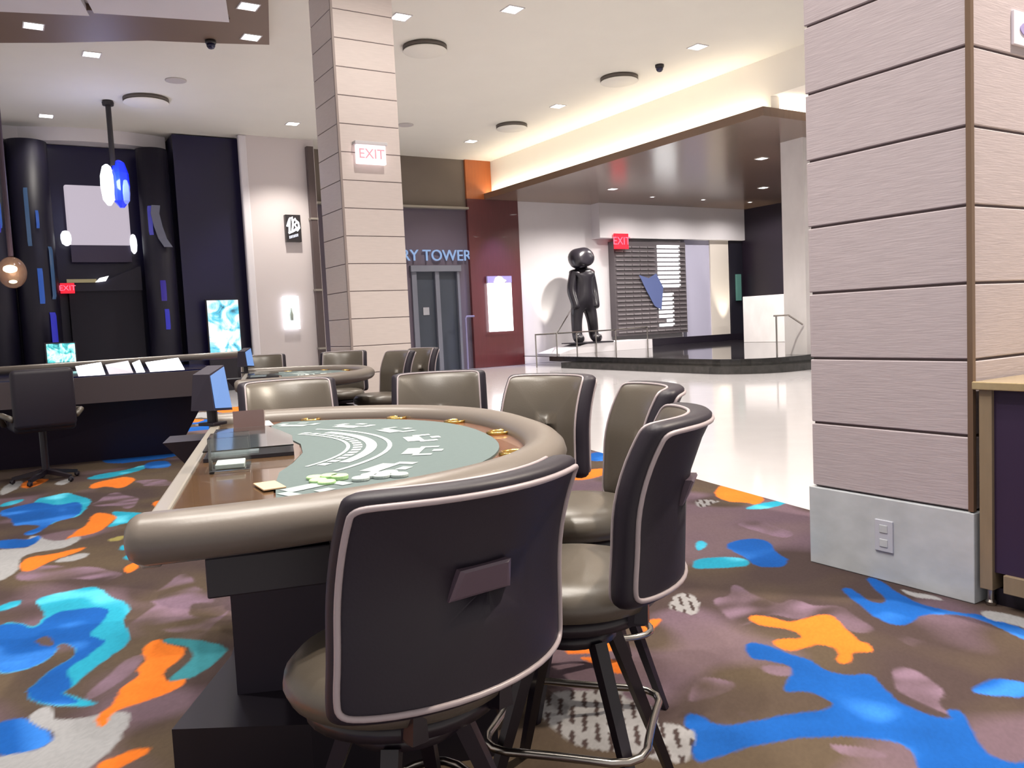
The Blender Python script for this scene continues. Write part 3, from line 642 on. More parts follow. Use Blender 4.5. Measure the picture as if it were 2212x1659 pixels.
# ================================================================ STOOLS
def make_stool(label, group):
    t = thing('casino_stool', label, 'stool', (0, 0, 0), 0, group)
    # seat
    prof = [(r_, z_ + .05) for r_, z_ in [(0, .655), (.10, .657), (.17, .652), (.216, .638), (.240, .612), (.245, .585), (.234, .560), (.20, .548), (0, .548)]]
    bm = NB(); lathe(bm, prof[1:-1], 40); 
    bmesh.ops.scale(bm, vec=(1.0, 1.0, 1), verts=bm.verts); obj('seat', bm, M_vinyl, t, True)
    bm = NB(); lathe(bm, [(.19, .56), (.205, .565), (.205, .598), (.19, .60)], 32); obj('seat_pan', bm, M_leg, t, True)
    bm = NB(); lathe(bm, [(.11, .495), (.12, .50), (.12, .53), (.045, .54), (.045, .565)], 24); obj('swivel', bm, M_leg, t, True)
    # curved back
    Z0, Z1, HW, R = .662, 1.10, .255, .36
    def surf(s, v, th):
        """s across, v 0..1 up, th offset towards the outside"""
        ph = s / R; z = Z0 + (Z1 - Z0) * v
        r = R + th
        lean = -.21 * max(0, v - .42) ** 2 - .02 * v
        return (r * math.sin(ph), .09 - r * math.cos(ph) + lean, z)
    ctl = [(-.262, .985), (-.225, 1.0), (-.07, 1.0), (.07, 1.0), (.225, 1.0), (.262, .985), (.264, .92), (.266, .6), (.268, .3), (.274, .10), (.270, .02), (.232, .0), (.09, -.004), (-.09, -.004), (-.232, .0), (-.270, .02), (-.274, .10), (-.268, .3), (-.266, .6), (-.264, .92)]
    oc = [(s * 1.03, .5 + (v - .5) * 1.03) for s, v in chaikin(ctl, 2)]
    def scaled(k):
        out = []
        for s, v in oc:
            d = 1 - k  # inset by a constant-ish margin
            out.append((s * (1 - d), .5 + (v - .5) * (1 - d * 1.05)))
        return out
    T = .036
    rings = []
    for k, th in ((.02, T), (.35, T), (.7, T), (.86, T), (.905, T * 1.0), (.955, T * .84), (.988, T * .48), (1.0, 0), (.993, -T * .5), (.97, -T * .85), (.93, -T * 1.02), (.85, -T * 1.12), (.6, -T * 1.2), (.3, -T * 1.22), (.02, -T * 1.22)):
        rings.append([surf(s, v, th) for s, v in scaled(k)])
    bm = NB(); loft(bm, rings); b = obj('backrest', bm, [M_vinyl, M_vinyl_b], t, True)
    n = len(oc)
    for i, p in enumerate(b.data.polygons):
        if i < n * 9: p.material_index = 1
    bm = NB(); tube(bm, [surf(s, v, T * 1.05) for s, v in scaled(.90)], .0062, 8, True); obj('back_piping', bm, M_pipe, t, True)
    bm = NB(); tube(bm, [surf(s, v, -T * .86) for s, v in scaled(.972)], .0045, 8, True); obj('front_piping', bm, M_pipe, t, True)
    # moulded grip on the outside of the back
    bm = NB()
    q = [(-.075, .49), (.045, .49), (.033, .63), (-.062, .63)]
    loft(bm, [[surf(s, v, T * .9) for s, v in q], [surf(s, v, T + (.006 if v < .6 else .016)) for s, v in q], [surf(-.015 + (s + .015) * .84, .56 + (v - .56) * .84, T + (.008 if v < .6 else .020)) for s, v in q]])
    obj('grip', bm, mat('grip_plastic', srgb(86, 72, 84), .35) if 'grip_plastic' not in bpy.data.materials else bpy.data.materials['grip_plastic'], t)
    # brackets joining the seat pan to the back
    for s in (-1, 1):
        bm = NB(); bar(bm, (.09 * s, -.12, .58), (.10 * s, -.215, .59), .035, .03); bar(bm, (.10 * s, -.205, .58), (.10 * s, -.215, .70), .035, .02)
        obj('back_bracket', bm, M_leg, t)
    for sx in (-1, 1):
        for sy in (-1, 1):
            bm = NB(); bar(bm, (.085 * sx, .085 * sy, .51), (.225 * sx, .225 * sy, 0.004), .036, .023); obj('leg', bm, M_leg, t)
    q = chaikin([(.19, .19), (-.19, .19), (-.19, -.19), (.19, -.19)], 1); q = chaikin([(.215, .215), (.0, .205), (-.215, .215), (-.205, 0), (-.215, -.215), (0, -.205), (.215, -.215), (.205, 0)], 2)
    bm = NB(); tube(bm, [(x, y, .26) for x, y in q], .011, 10, True); obj('foot_ring', bm, M_chrome, t, True)
    return t
def place(o, bx, by, fx, fy, label=None, k=1.0):
    l = math.hypot(fx, fy); fx /= l; fy /= l
    o.location = (bx + fx * .27, by + fy * .27, 0); o.rotation_euler = (0, 0, math.atan2(-fx, fy))
    if label: o['label'] = label
    o.scale = (k, k, k)
    return o
GS = 'stools around the near blackjack table'
st = make_stool('stool nearest the viewer, its charcoal back with grey piping turned to us', GS)
place(st, .737, 1.352, -.13, .99, None, 1.0); st.scale = (1.045, 1, .975)
for bx, by, fx, fy, lab in (
    (1.455, 1.585, -.66, .75, 'stool just right of the nearest one, seen side-on with its seat showing'),
    (1.99, 2.26, -1.0, .45, 'stool half hidden behind the side-on stool at the right'),
    (2.16, 3.12, -.93, -.25, 'stool standing alone right of the rounded end of the near table'),
    (2.05, 4.02, -.50, -.86, 'stool behind the near table in the middle, in front of the white floor'),
    (1.33, 4.40, -.20, -.98, 'stool behind the near table next to the blue sign display')):
    place(copy_tree(st), bx, by, fx, fy, lab, 1.0)
GF = 'stools around the farther blackjack table'
for bx, by, fx, fy, lab in (
    (2.60, 9.5, -.30, -.95, 'left one of two pale-topped stools behind the farther table'),
    (3.36, 8.92, -.50, -.86, 'pale-topped stool in front of the board column behind the farther table'),
    (3.50, 7.72, -.97, -.12, 'dark side-on stool at the right end of the farther table'),
    (4.02, 8.25, -.97, -.2, 'farthest right stool behind the side-on stool of the farther table')):
    c = place(copy_tree(st), bx, by, fx, fy, lab, 1.02); c['group'] = GF

# ================================================================ DARK GAMING TABLE AT THE LEFT
g = thing('gaming_table', 'long dark gaming table with glowing white panels at the left', 'gaming table', (.7, 10.3, 0), 0)
def G(bm): return rel(bm, (.7, 10.3, 0))
bm = NB(); loft(bm, [[(-.6, 10.75, 0), (1.75, 10.35, 0), (2.0, 11.6, 0), (-.4, 12.0, 0)], [(-.8, 10.45, .72), (2.1, 10.0, .72), (2.3, 11.8, .72), (-.6, 12.2, .72)]]); obj('tapered_base', G(bm), M_body, g)
bm = NB(); loft(bm, [[(-.9, 10.25, .70), (2.18, 9.8, .70), (2.45, 11.9, .70), (-.7, 12.3, .70)], [(-.9, 10.25, .985), (2.18, 9.8, .985), (2.45, 11.9, .985), (-.7, 12.3, .985)]]); obj('apron', G(bm), mat('dark_taupe_apron', srgb(66, 56, 60), .5), g)
bm = NB(); tube(bm, [(-.9, 12.3, 1.06), (.6, 12.1, 1.07), (2.2, 11.95, 1.09), (2.9, 11.6, 1.10)], .05, 10); obj('back_rail', G(bm), M_rail, g, True)
obj('top', G(prism(NB(), [(-.86, 10.3), (2.14, 9.85), (2.41, 11.85), (-.66, 12.25)], .985, 1.0)), M_darkglass, g)
for x0, x1, y0, m_ in ((.78, 1.04, 10.15, E_white), (1.08, 1.32, 10.12, E_soft), (1.36, 1.44, 10.1, E_white), (1.5, 1.86, 10.08, E_white), (-.45, -.05, 10.35, E_soft)):
    bm = NB(); loft(bm, [[(x0, y0, 1.0), (x1, y0 - .03, 1.0), (x1, y0 + .3, 1.13), (x0, y0 + .3, 1.10)], [(x0, y0 + .04, 1.0), (x1, y0 + .01, 1.0), (x1, y0 + .34, 1.13), (x0, y0 + .34, 1.10)]])
    obj('lit_panel', G(bm), m_, g)
# office-like dark armchair in front of it
ac = thing('armchair', 'dark low-backed armchair in front of the long dark gaming table', 'chair', (.36, 9.35, 0), .1)
bm = NB(); loft(bm, [[(-.26 + .02 * a, -.28 - .05 * (z - .55), z) for a, z in ((0, .56), (1, .75), (0, 1.04), (2, 1.12))] , [(-.26 + .02 * a, -.20 - .05 * (z - .55), z) for a, z in ((0, .56), (1, .75), (0, 1.04), (2, 1.12))]], cap=True)
bm.free()
bm = NB(); box(bm, (-.27, -.30, .56), (.27, -.20, 1.13), .045, 0, 3); obj('backrest', bm, M_vinyl_b, ac, True)
bm = NB(); box(bm, (-.27, -.24, .52), (.27, .28, .64), .04, 0, 3); obj('seat', bm, M_vinyl_b, ac, True)
for s in (-1, 1):
    bm = NB(); tube(bm, [(.27 * s, -.24, .66), (.34 * s, -.10, .70), (.34 * s, .12, .69), (.30 * s, .2, .58)], .028, 10); obj('armrest', bm, M_vinyl, ac, True)
bm = NB(); tube(bm, [(0, 0, .10), (0, 0, .53)], .035, 12); obj('post', bm, M_leg, ac)
for k in range(5):
    a = 2 * PI * k / 5 + .3
    bm = NB(); bar(bm, (0, 0, .11), (.30 * math.cos(a), .30 * math.sin(a), .06), .05, .03); ball(bm, (.30 * math.cos(a), .30 * math.sin(a), .034), .03, (1, 1, 1), 1); obj('leg', bm, M_leg, ac)

# ================================================================ LOUNGE AT THE FAR LEFT
s = thing('wall_screen', 'large plain grey lit screen on the dark lounge wall', 'screen', (2.44, 22.35, 3.55), 0)
obj('panel', bbox((-.70, -.05, .16), (.68, .06, 1.58), .05), E_soft, s)
obj('lower_band', bbox((-.66, -.03, -.25), (.66, .08, .14)), mat('dim_band', srgb(58, 50, 74), .5), s)
obj('bracket', bbox((-.3, .08, .3), (.3, .26, 1.2)), M_black, s)
def gem(bm, c, rx, rz, n=6, ry=None, tw_=0.3):
    ry = ry or rx
    prof = [(.25, -1), (.8, -.72), (1, -.1), (.95, .45), (.6, .9), (.2, 1)]
    rings = [[(c[0] + rx * r * math.cos(2 * PI * k / n + tw_), c[1] + ry * r * math.sin(2 * PI * k / n + tw_), c[2] + rz * z) for k in range(n)] for r, z in prof]
    return loft(bm, rings)
E_crys = emis('crystal_glow', (.9, .92, 1, 1), 1.2)
for x, z, rx, rz_, lab in ((1.70, 3.86, .13, .18, 'small white glowing crystal lamp left of the grey screen'), (3.16, 3.74, .09, .24, 'tall white glowing crystal lamp right of the grey screen')):
    c = thing('crystal_wall_lamp', lab, 'lamp', (x, 22.28, z), 0, None)
    obj('crystal', gem(NB(), (0, 0, 0), rx, rz_, 4), E_crys, c); obj('arm', bbox((-.02, .05, -.02), (.02, .32, .02)), M_black, c)
# crystal pendant
cp = thing('crystal_pendant', 'faceted white and blue crystal pendant hanging from the ceiling on a black rod', 'pendant lamp', (2.48, 19.45, CEIL))
bm = NB(); lathe(bm, [(.11, -.10), (.12, -.04), (.10, 0)], 20); obj('ceiling_cup', bm, M_cam, cp)
bm = NB(); tube(bm, [(0, 0, -.08), (0, 0, -1.35)], .055, 12); obj('rod', bm, M_cam, cp)
obj('white_crystal', gem(NB(), (-.13, -.02, -1.76), .15, .43, 5), emis('white_crystal_glow', (.9, .97, 1, 1), 1.6), cp)
obj('blue_crystal', gem(NB(), (.12, .05, -1.72), .19, .50, 7, None, .1), mat('blue_crystal_glass', (.01, .03, .6, 1), .1, emit=(.005, .02, 1, 1), estr=.75), cp)
obj('small_crystal', gem(NB(), (.20, -.08, -1.90), .09, .26, 5), mat('pale_crystal', srgb(110, 130, 220), .1, emit=srgb(120, 140, 230), estr=.5), cp)
lamp('crystal_light', 'POINT', (2.35, 19.1, 4.7), 40, (.55, .6, 1), size=.2)
# amber globe pendant
gp = thing('globe_pendant', 'smoked glass globe pendant with a warm bulb at the left edge', 'pendant lamp', (.46, 19.0, CEIL))
bm = NB(); tube(bm, [(0, 0, 0), (0, 0, -3.30)], .05, 10); obj('cord', bm, mat('bronze_cord', srgb(64, 48, 62), .5), gp)
bm = NB(); ball(bm, (0, 0, -3.62), .27, (.95, .95, 1.15)); obj('globe', bm, mat('smoked_glass', srgb(120, 96, 84), .15, alpha=.45), gp, True)
bm = NB(); ball(bm, (-.03, 0, -3.55), .10, (1.3, 1, .8), 2); obj('bulb', bm, E_warm, gp, True)
bm = NB(); ball(bm, (.0, 0, -3.80), .05, (1.5, 1, .7), 2); obj('bulb', bm, E_warm, gp, True)
lamp('globe_light', 'POINT', (.46, 18.6, 2.8), 12, (1, .75, .5), size=.2)
# glazed drums flanking the screen
def drum(x, y, r, label, z0, z1, arcs):
    d = thing('lounge_drum', label, 'column', (x, y, 0))
    obj('shaft', lathe(NB(), [(r, 0), (r, 6.0)], 24), M_navy2, d, True)
    for dx, za, zb, m_, wd in arcs:
        a = math.asin(max(-.95, min(.95, dx / r))); n = 6; da = wd / r
        rings = [[((r + o_) * math.sin(a + da * (k / n - .5)), -(r + o_) * math.cos(a + da * (k / n - .5)), z) for k in range(n + 1)] for o_, z in ((.004, za), (.03, za + .08), (.03, zb - .08), (.004, zb))]
        obj('light_strip', loft(NB(), rings, closed=False, cap=False), m_, d, True)
    return d
M_strip = mat('teal_glass_strip', srgb(60, 84, 112), .2, emit=srgb(40, 62, 92), estr=.5)
drum(1.02, 22.0, .42, 'dark glazed drum with blue lights left of the grey screen', 0, 6, [(-.1, 3.6, 4.9, M_strip, .08), (.08, 4.0, 4.4, E_cyan, .06), (.04, 2.3, 3.1, E_cyan, .10), (.22, .9, 2.1, E_blue, .14), (.28, 2.4, 3.6, M_strip, .10)])
drum(.24, 22.0, .34, 'dark drum with one blue glow at the left edge of the lounge', 0, 6, [(.06, 3.9, 4.9, E_blue, .16), (.14, 4.0, 4.6, E_cyan, .06)])
drum(3.68, 22.0, .36, 'dark glazed drum with a violet glow right of the grey screen', 0, 6, [(-.18, 3.9, 4.6, mat('violet_glow', srgb(64, 64, 150), .3, emit=srgb(56, 56, 150), estr=.4), .10), (.02, 1.6, 2.1, E_blue, .10), (-.02, 2.3, 2.8, mat('dim_violet', srgb(40, 30, 110), .3, emit=srgb(40, 30, 120), estr=.5), .12)])
cv = thing('curved_glass_fin', 'pale curved glass fin on the dark drum right of the grey screen', 'glass fin', (3.62, 21.55, 3.6))
bm = NB(); q = [(.0, 1.0), (-.03, .8), (.02, .5), (.10, .2), (.22, 0)]
loft(bm, [[(x - .10, 0, z), (x + .10, .03, z), (x + .10, .06, z), (x - .10, .03, z)] for x, z in q]); obj('fin', bm, mat('grey_glass', srgb(104, 108, 128), .25), cv)
# black stage opening with a light bar above
so = thing('stage_opening', 'black stage opening under a slanted navy hood in the lounge', 'stage', (2.5, 22.3, 0))
obj('recess', bbox((-.85, -.1, 0), (.74, .28, 2.75)), M_void, so)
bm = NB(); loft(bm, [[(-.9, -.16, 2.76), (-.1, -.16, 2.82), (.76, -.16, 3.2), (.76, -.16, 2.6), (-.9, -.16, 2.6)], [(-.9, .28, 2.76), (-.1, .28, 2.82), (.76, .28, 3.2), (.76, .28, 2.6), (-.9, .28, 2.6)]]); obj('hood', bm, M_navy2, so)
obj('light_bar', bbox((-.88, -.22, 2.80), (-.25, -.17, 2.88)), mat('dim_gold_bar', srgb(120, 112, 84), .5, emit=srgb(130, 120, 90), estr=.5), so)
bm = NB(); loft(bm, [[(-.28, -.24, 2.80), (-.05, -.24, 2.83), (.02, -.24, 2.95), (-.18, -.24, 2.90)], [(-.28, -.18, 2.80), (-.05, -.18, 2.83), (.02, -.18, 2.95), (-.18, -.18, 2.90)]]); obj('spot', bm, E_white, so)
def exit_sign(label, loc, w_, h_, face, letters, rz=0, cap=None):
    e = thing('exit_sign', label, 'exit sign', loc, rz)
    obj('case', bbox((-w_ / 2, -.03, -h_ / 2), (w_ / 2, .03, h_ / 2), .01), face, e)
    text_mesh('letters', 'EXIT', h_ * .72, letters, e, (0, -.032, 0), FACE_NY, .004)
    if cap: obj('canopy_plate', bbox((-w_ * .55, -.05, h_ / 2), (w_ * .55, .09, h_ / 2 + cap), .005), M_white, e)
    return e
E_redl = emis('red_letters', (1, .12, .2, 1), 1.5); E_redd = mat('red_dim_face', (.5, .01, .02, 1), .4, emit=(.8, .01, .03, 1), estr=.9)
exit_sign('small red exit sign above the black stage opening', (1.62, 22.1, 2.67), .30, .24, E_redd, E_redl)
exit_sign('red exit sign on the lobby wall above the dark shelf panel', (18.45, 21.98, 3.96), .62, .52, E_redd, E_redl)
E_exr = emis('exit_letters_washed', (1, .30, .34, 1), 1.05)
ex = exit_sign('washed-out white exit sign high on the pale board column', (4.27, 9.93, 3.57), .40, .24, E_pink, E_exr, 0, .04)
# bright poster screen beside the pier
def pic_screen(name, label, loc, w_, h_, cols, seed, s_, stand=False):
    v = thing(name, label, 'screen', loc)
    obj('case', bbox((-w_ / 2 - .03, 0, -h_ / 2 - .03 if not stand else -loc[2]), (w_ / 2 + .03, .08, h_ / 2 + .03)), M_black, v)
    m_ = bpy.data.materials.new(name + '_picture'); m_.use_nodes = True; nt = m_.node_tree; b = nt.nodes['Principled BSDF']
    b.inputs['Base Color'].default_value = (.02, .02, .02, 1)
    tc = nt.nodes.new('ShaderNodeTexCoord'); n = nt.nodes.new('ShaderNodeTexNoise'); n.inputs['Scale'].default_value = seed; n.inputs['Detail'].default_value = 5; n.inputs['Distortion'].default_value = 1.2
    nt.links.new(tc.outputs['Object'], n.inputs[0]); cr = nt.nodes.new('ShaderNodeValToRGB'); nt.links.new(n.outputs['Fac'], cr.inputs[0])
    el = cr.color_ramp.elements
    for i, (p_, c_) in enumerate(cols):
        e = el[i] if i < 2 else el.new(p_)
        e.position = p_; e.color = c_
    nt.links.new(cr.outputs[0], b.inputs['Emission Color']); b.inputs['Emission Strength'].default_value = s_
    obj('picture', bbox((-w_ / 2, -.012, -h_ / 2), (w_ / 2, .0, h_ / 2)), m_, v)
    return v
pic_screen('poster_screen', 'tall bright poster screen with a white and cyan picture left of the beige pier', (5.0, 21.5, 1.55), .76, 1.45, [(.30, srgb(40, 90, 110)), (.40, srgb(90, 190, 220)), (.52, srgb(210, 225, 240)), (.62, srgb(250, 250, 255))], 2.6, 1.15, True)
pic_screen('game_screen', 'small turquoise lit game screen standing behind the dark gaming table', (1.30, 20.9, 1.17), .56, .42, [(.35, srgb(20, 90, 110)), (.45, srgb(80, 200, 200)), (.58, srgb(220, 255, 250)), (.7, srgb(90, 180, 190))], 5.0, 1.1)
gs = thing('game_cabinet', 'dark cabinet carrying the small turquoise game screen', 'cabinet', (1.3, 21.05, 0)); obj('body', bbox((-.32, -.05, 0), (.32, .5, .96)), M_body, gs)
# script sign and display case on the pier
sg = thing('logo_sign', 'black square sign with a white script logo on the beige pier', 'sign', (6.90, 21.40, 4.08))
obj('panel', bbox((-.20, -.05, -.34), (.20, .1, .36), .008), M_cam, sg)
bm = NB()
for q in ([(-.17, .05), (-.13, .16), (-.09, .26), (-.12, -.12)], [(-.09, .26), (-.03, .30), (-.01, .12), (-.05, -.10)], [(-.01, .18), (.05, .26), (.09, .16), (.03, .10), (.08, .02), (.0, -.06)], [(.08, .2), (.13, .16), (.15, .02), (.08, -.06)], [(-.14, -.12), (.0, -.06), (.14, .04)]):
    tube(bm, [(x, -.055, z) for x, z in q], .024, 8)
obj('script_strokes', bm, E_white, sg)
bm = NB()
for k in range(6): box(bm, (-.13 + k * .042, -.06, -.26 + k * .012), (-.105 + k * .042, -.05, -.19 + k * .012))
obj('small_line', bm, mat('small_line_glow', srgb(200, 205, 220), .5, emit=srgb(200, 205, 230), estr=.8), sg)
dc = thing('display_case', 'small white lit display case on the beige pier under the logo sign', 'display case', (6.72, 21.46, 1.9))
bm = NB(); box(bm, (-.20, -.06, -.43), (-.16, .04, .43)); box(bm, (.16, -.06, -.43), (.20, .04, .43)); box(bm, (-.16, -.06, .16), (.16, .04, .43)); box(bm, (-.16, -.06, -.43), (.16, .04, -.22)); obj('lit_frame', bm, E_white, dc)
obj('back', bbox((-.16, .0, -.22), (.16, .03, .16)), mat('case_back', srgb(200, 210, 205), .5, emit=srgb(190, 205, 198), estr=.7), dc)
obj('bottle', lathe(NB(), [(.04, -.20), (.045, -.05), (.02, .03), (.015, .12)], 12, (0, -.03, 0)), mat('case_item', srgb(150, 160, 152), .4), dc, True)
# lit directory panel on the red wood bay
dp = thing('directory_panel', 'bright white lit panel with a small crown mark on the red wood wall', 'sign', (13.70, 22.33, 1.93))
obj('lit_face', bbox((-.43, -.05, -.82), (.43, .04, .70), .01), emis('directory_glow', (.92, .94, 1, 1), 3.0), dp)
obj('header', bbox((-.45, -.04, .71), (.45, .04, .92)), mat('header_grey', srgb(150, 140, 175), .5), dp)
bm = NB()
v = [(-.22, 0), (-.16, .14), (-.05, .20), (.06, .18), (.14, .10), (.24, .06), (.16, 0)]
loft(bm, [[(x, -.06, .72 + z) for x, z in v], [(x, -.03, .72 + z) for x, z in v]]); obj('crown_mark', bm, E_white, dp)
lamp('added_bay_glow', 'SPOT', (13.65, 21.3, 5.1), 480, (.22, .26, 1), (.36, 0, 0), .03, spot=1.0, blend=1.0)  # unseen blue spot, added to put the panel's glow on the red wood

# ================================================================ LOBBY
# plain standing figure sculpture
fg = thing('standing_sculpture', 'tall dark bronze standing figure sculpture on the low white lobby base', 'sculpture', (16.2, 21.3, .603))
me = bpy.data.meshes.new('figure')
V = [(0, 0, 1.25), (0, 0, 1.55), (0, .0, 1.95), (0, 0, 2.22), (-.05, -.04, 2.60), (-.46, -.06, 2.53),
     (-.22, 0, 1.15), (-.25, .02, .62), (-.26, .0, .15), (-.30, -.28, .10),
     (.22, 0, 1.15), (.28, -.05, .62), (.38, .05, .15), (.42, -.24, .10),
     (-.30, 0, 2.12), (-.40, .02, 1.62), (-.36, -.12, 1.20), (-.34, -.14, 1.02),
     (.30, 0, 2.12), (.40, .02, 1.62), (.36, -.12, 1.20), (.34, -.14, 1.02), (.36, 0, 2.68)]
E_ = [(0, 1), (1, 2), (2, 3), (3, 4), (4, 5), (0, 6), (6, 7), (7, 8), (8, 9), (0, 10), (10, 11), (11, 12), (12, 13), (3, 14), (14, 15), (15, 16), (16, 17), (3, 18), (18, 19), (19, 20), (20, 21), (4, 22)]
RR = [.30, .31, .31, .17, .38, .30, .22, .17, .16, .19, .22, .17, .16, .19, .15, .15, .13, .15, .15, .15, .13, .15, .33]
me.from_pydata(V, E_, [])
fo = bpy.data.objects.new('figure', me); COL.objects.link(fo)
md = fo.modifiers.new('skin', 'SKIN'); md.use_smooth_shade = True
for i, r in enumerate(RR): me.skin_vertices[0].data[i].radius = (r, r)
me.skin_vertices[0].data[0].use_root = True
sd = fo.modifiers.new('sub', 'SUBSURF'); sd.levels = 2; sd.render_levels = 2
dg = bpy.context.evaluated_depsgraph_get(); dg.update()
m2 = bpy.data.meshes.new_from_object(fo.evaluated_get(dg)); bpy.data.objects.remove(fo, do_unlink=True)
m2.name = 'figure'; m2.materials.clear(); m2.materials.append(M_bronzefig)
for p in m2.polygons: p.use_smooth = True
fo = bpy.data.objects.new('figure', m2); COL.objects.link(fo); fo.parent = fg
fg.scale = (1.12, 1.05, 1.05)
obj('base_plate', bbox((-.62, -.55, 0.0), (.66, .3, .03)), M_black, fg)
# dark shelf wall with rows of lit and unlit slots
E_slot = emis('slot_glow', (1, 1, 1, 1), 2.6)
sp = thing('shelf_panel', 'large dark wall of small shelf slots with columns of white lit slots in the lobby', 'shelving', (20.0, 22.2, 2.32))
obj('back', bbox((-1.72, -.02, -1.6), (1.62, .28, 1.66)), mat('shelf_dark', srgb(84, 78, 82), .4), sp)
bm = NB(); rng = random.Random(5)
for r in range(20):
    z = -1.5 + r * .155
    for c_ in range(9):
        x0 = -1.66 + c_ * .362
        lit = 5 <= c_ < 8 and r not in (0, 9) and not (c_ == 7 and r < 9) and not (c_ == 5 and r in (2, 3, 11, 12) and rng.random() < .7)
        if lit: obj('lit_slot', bbox((x0 + .10, -.05, z), (x0 + .44, -.01, z + .10)), E_slot, sp)
        else: box(bm, (x0, -.06, z), (x0 + .33, -.02, z + .05))
obj('slot_edges', bm, mat('slot_edge', srgb(146, 140, 144), .25, metal=.4), sp)
bm = NB(); v = [(-.70, .50), (-.25, .38), (.10, .55), (.42, .05), (.30, -.75), (-.02, -.60), (-.35, -.10)]
loft(bm, [[(x, -.10, z) for x, z in v], [(x * .9, -.065, z * .9) for x, z in v]]); obj('blue_shape', bm, mat('dusty_blue', srgb(80, 92, 138), .5), sp)
struct('trim_4', bbox((21.7, 22.3, .45), (22.95, 22.5, 4.08)), mat('lavender_panel', srgb(176, 174, 196), .5))
struct('trim_5', bbox((22.95, 22.25, .45), (23.92, 22.5, 4.08)), mat('cream_panel', srgb(214, 206, 198), .5))
lamp('wall_washer', 'SPOT', (23.55, 21.9, .45), 260, (1, .92, .75), (PI, 0, 0), .05, spot=.9)
lamp('wall_washer', 'SPOT', (15.5, 22.2, .66), 150, (1, .95, .82), (PI, 0, 0), .05, spot=.9)
ts = thing('side_screen', 'small teal glowing screen in the dark gap at the right of the lobby wall', 'screen', (24.3, 22.15, 2.3))
obj('face', bbox((-.12, -.05, -.5), (.12, .03, .5)), mat('teal_dim', srgb(60, 90, 86), .4, emit=srgb(70, 110, 100), estr=.4), ts)

# ================================================================ CEILING FITTINGS
def downlight(x, y, label, z=CEIL, w_=.13, energy=0, group='square ceiling downlights', col=(1, .93, .84), angle=1.9, e=None):
    d = thing('downlight', label, 'ceiling light', (x, y, z), 0, group)
    bm = NB()
    for a, b in (((-w_ - .02, -w_ - .02), (w_ + .02, -w_)), ((-w_ - .02, w_), (w_ + .02, w_ + .02)), ((-w_ - .02, -w_), (-w_, w_)), ((w_, -w_), (w_ + .02, w_))):
        box(bm, (a[0], a[1], -.012), (b[0], b[1], 0))
    obj('trim', bm, M_white, d); obj('lens', bbox((-w_, -w_, -.008), (w_, w_, 0)), e or E_down, d)
    if energy: lamp('beam', 'SPOT', (0, 0, -.03), energy, col, (0, 0, 0), .10, spot=angle, parent=d)
    return d
DL = [(.95, 15.05, 'downlight in the brown ceiling band at the left edge', CEIL - .10, 700), (4.08, 14.20, 'downlight at the corner of the brown ceiling band', CEIL - .10, 700), (3.70, 12.9, 'downlight near the top edge in the brown ceiling band', CEIL - .10, 700),
      (1.90, 16.45, 'lone downlight in the white ceiling left of the brown band corner', CEIL, 700), (6.60, 19.97, 'downlight just left of the pale board column over the beige pier', CEIL, 700), (6.08, 12.58, 'downlight touching the right edge of the pale board column', CEIL, 700),
      (7.58, 11.53, 'downlight at the top edge of the picture right of the column', CEIL, 900), (11.82, 11.62, 'downlight near the bright cove, right of the dome camera', CEIL, 1400), (11.80, 16.18, 'downlight between two round diffusers beside the cove', CEIL, 700),
      (11.68, 20.15, 'farthest downlight beside the cove over the doorway', CEIL, 700), (1.43, 21.19, 'farthest left downlight above the lounge', CEIL, 60)]
for x, y, lab, z, en in DL: downlight(x, y, lab, z, .13, en)
for x, y in ((2.0, 2.3), (1.9, 1.2)): downlight(x, y, 'square ceiling downlight above the tables, out of the picture', CEIL, .13, 230, angle=2.6)
downlight(4.7, .7, 'square ceiling downlight above the tables, out of the picture', CEIL, .13, 2300, col=(1, .88, .72), angle=2.4)
for x, y in ((1.2, 3.0), (.2, 3.6), (3.2, 6.2), (1.0, 7.2), (.3, 1.3), (-1.0, 4.5), (2.4, 9.3), ):
    downlight(x, y, 'square ceiling downlight above the tables, out of the picture', CEIL, .13, 430)
for x, y in ((6.3, 6.2), (6.5, 2.0), (9.5, 8.0)): downlight(x, y, 'square ceiling downlight above the tables, out of the picture', CEIL, .13, 330)
for x, y, en in ((4.5, 7.6, 420), (2.6, 10.6, 1000)): downlight(x, y, 'square ceiling downlight above the tables, out of the picture', CEIL, .13, en, angle=2.7)
for x, y, lab, en in ((17.0, 14.6, 'middle downlight in the dark lobby canopy', 1200), (18.5, 12.9, 'downlight near the right end of the dark canopy', 1200), (19.9, 13.0, 'rightmost downlight in the dark canopy', 1200), (16.2, 19.6, 'small dim downlight in the canopy above the sculpture', 1200), (21.0, 18.0, 'downlight in the canopy above the shelf wall', 1000)):
    downlight(x, y, lab, 5.24, .11, en * 1.0, 'downlights in the dark canopy', (1, .93, .86), 2.7)

for x, lab in ((18.6, 'left one of three small canopy downlights along the lobby bulkhead'), (20.9, 'middle one of three small canopy downlights along the lobby bulkhead'), (23.2, 'right one of three small canopy downlights along the lobby bulkhead')):
    downlight(x, 20.5, lab, 5.24, .05, 230, 'downlights in the dark canopy', (1, .94, .88), 2.8)

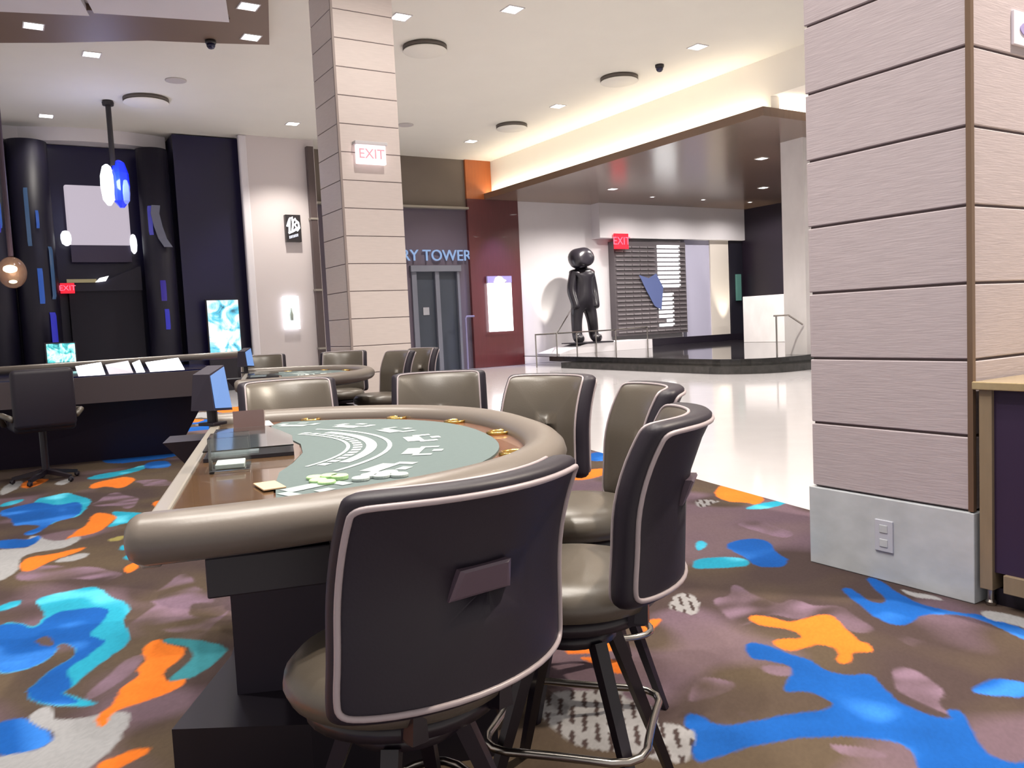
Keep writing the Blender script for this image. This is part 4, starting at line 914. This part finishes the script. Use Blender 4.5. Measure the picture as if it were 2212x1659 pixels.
def vent(x, y, r, label):
    v = thing('ceiling_diffuser', label, 'air vent', (x, y, CEIL), 0, 'round white ceiling diffusers')
    obj('gap_ring', lathe(NB(), [(r, -.005), (r, -.07), (r * .93, -.075), (r * .93, 0)], 40), M_vent, v, True)
    obj('disc', lathe(NB(), [(r * .98, -.10), (r * 1.0, -.092), (r * .97, -.08), (r * .2, -.08)], 40), M_ceil, v, True)
vent(7.07, 13.70, .40, 'round ceiling diffuser just right of the pale board column')
vent(11.68, 13.78, .40, 'round ceiling diffuser nearest the bright cove on the right')
vent(11.75, 18.16, .40, 'round ceiling diffuser farthest back beside the cove')
vent(3.16, 19.0, .45, 'round ceiling diffuser beside the crystal pendant')
for x, y, lab in ((3.48, 17.45, 'flat ceiling speaker in front of the diffuser near the crystal pendant'), (9.2, 19.1, 'flat ceiling speaker right of the pale board column')):
    v = thing('ceiling_speaker', lab, 'speaker', (x, y, CEIL)); obj('grille', lathe(NB(), [(.20, 0), (.20, -.015), (.18, -.02), (.02, -.02)], 32), mat('speaker_grey', srgb(176, 170, 168), .7), v, True)
for x, y, z, lab in ((11.9, 12.77, CEIL, 'small dark dome camera on the white ceiling near the cove'), (3.52, 14.63, CEIL - .1, 'dark dome camera under the brown ceiling band')):
    v = thing('dome_camera', lab, 'camera', (x, y, z)); bm = NB(); lathe(bm, [(.09, 0), (.09, -.04), (.08, -.06)], 20); obj('collar', bm, M_cam, v, True)
    bm = NB(); lathe(bm, [(.075, -.06), (.07, -.10), (.045, -.135), (.01, -.145)], 20); obj('dome', bm, M_darkglass, v, True)
# brown soffit band with an inner white coffer (upper left)
sf = thing('ceiling_band', 'brown ceiling band framing white panels at the upper left', 'ceiling panel', (2, 14, CEIL - .10))
C_ = (2, 14, CEIL - .10)
out = [(.2, 16.25), (1.3, 15.75), (2.6, 15.05), (3.6, 14.75), (4.458, 14.45), (2.75, 8.6), (1.9, 8.85), (3.58, 13.55), (1.76, 14.0), (.2, 14.5)]
obj('band', rel(prism(NB(), out, CEIL - .10, CEIL), C_), M_soffit, sf)
obj('coffer_panel', rel(prism(NB(), [(1.70, 14.05), (3.58, 13.60), (2.5, 9.9), (.65, 10.35)], CEIL - .13, CEIL), C_), M_white, sf)
obj('coffer_panel', rel(prism(NB(), [(.1, 14.72), (1.66, 14.25), (.6, 10.5), (-1.0, 11.0)], CEIL - .11, CEIL), C_), M_white, sf)
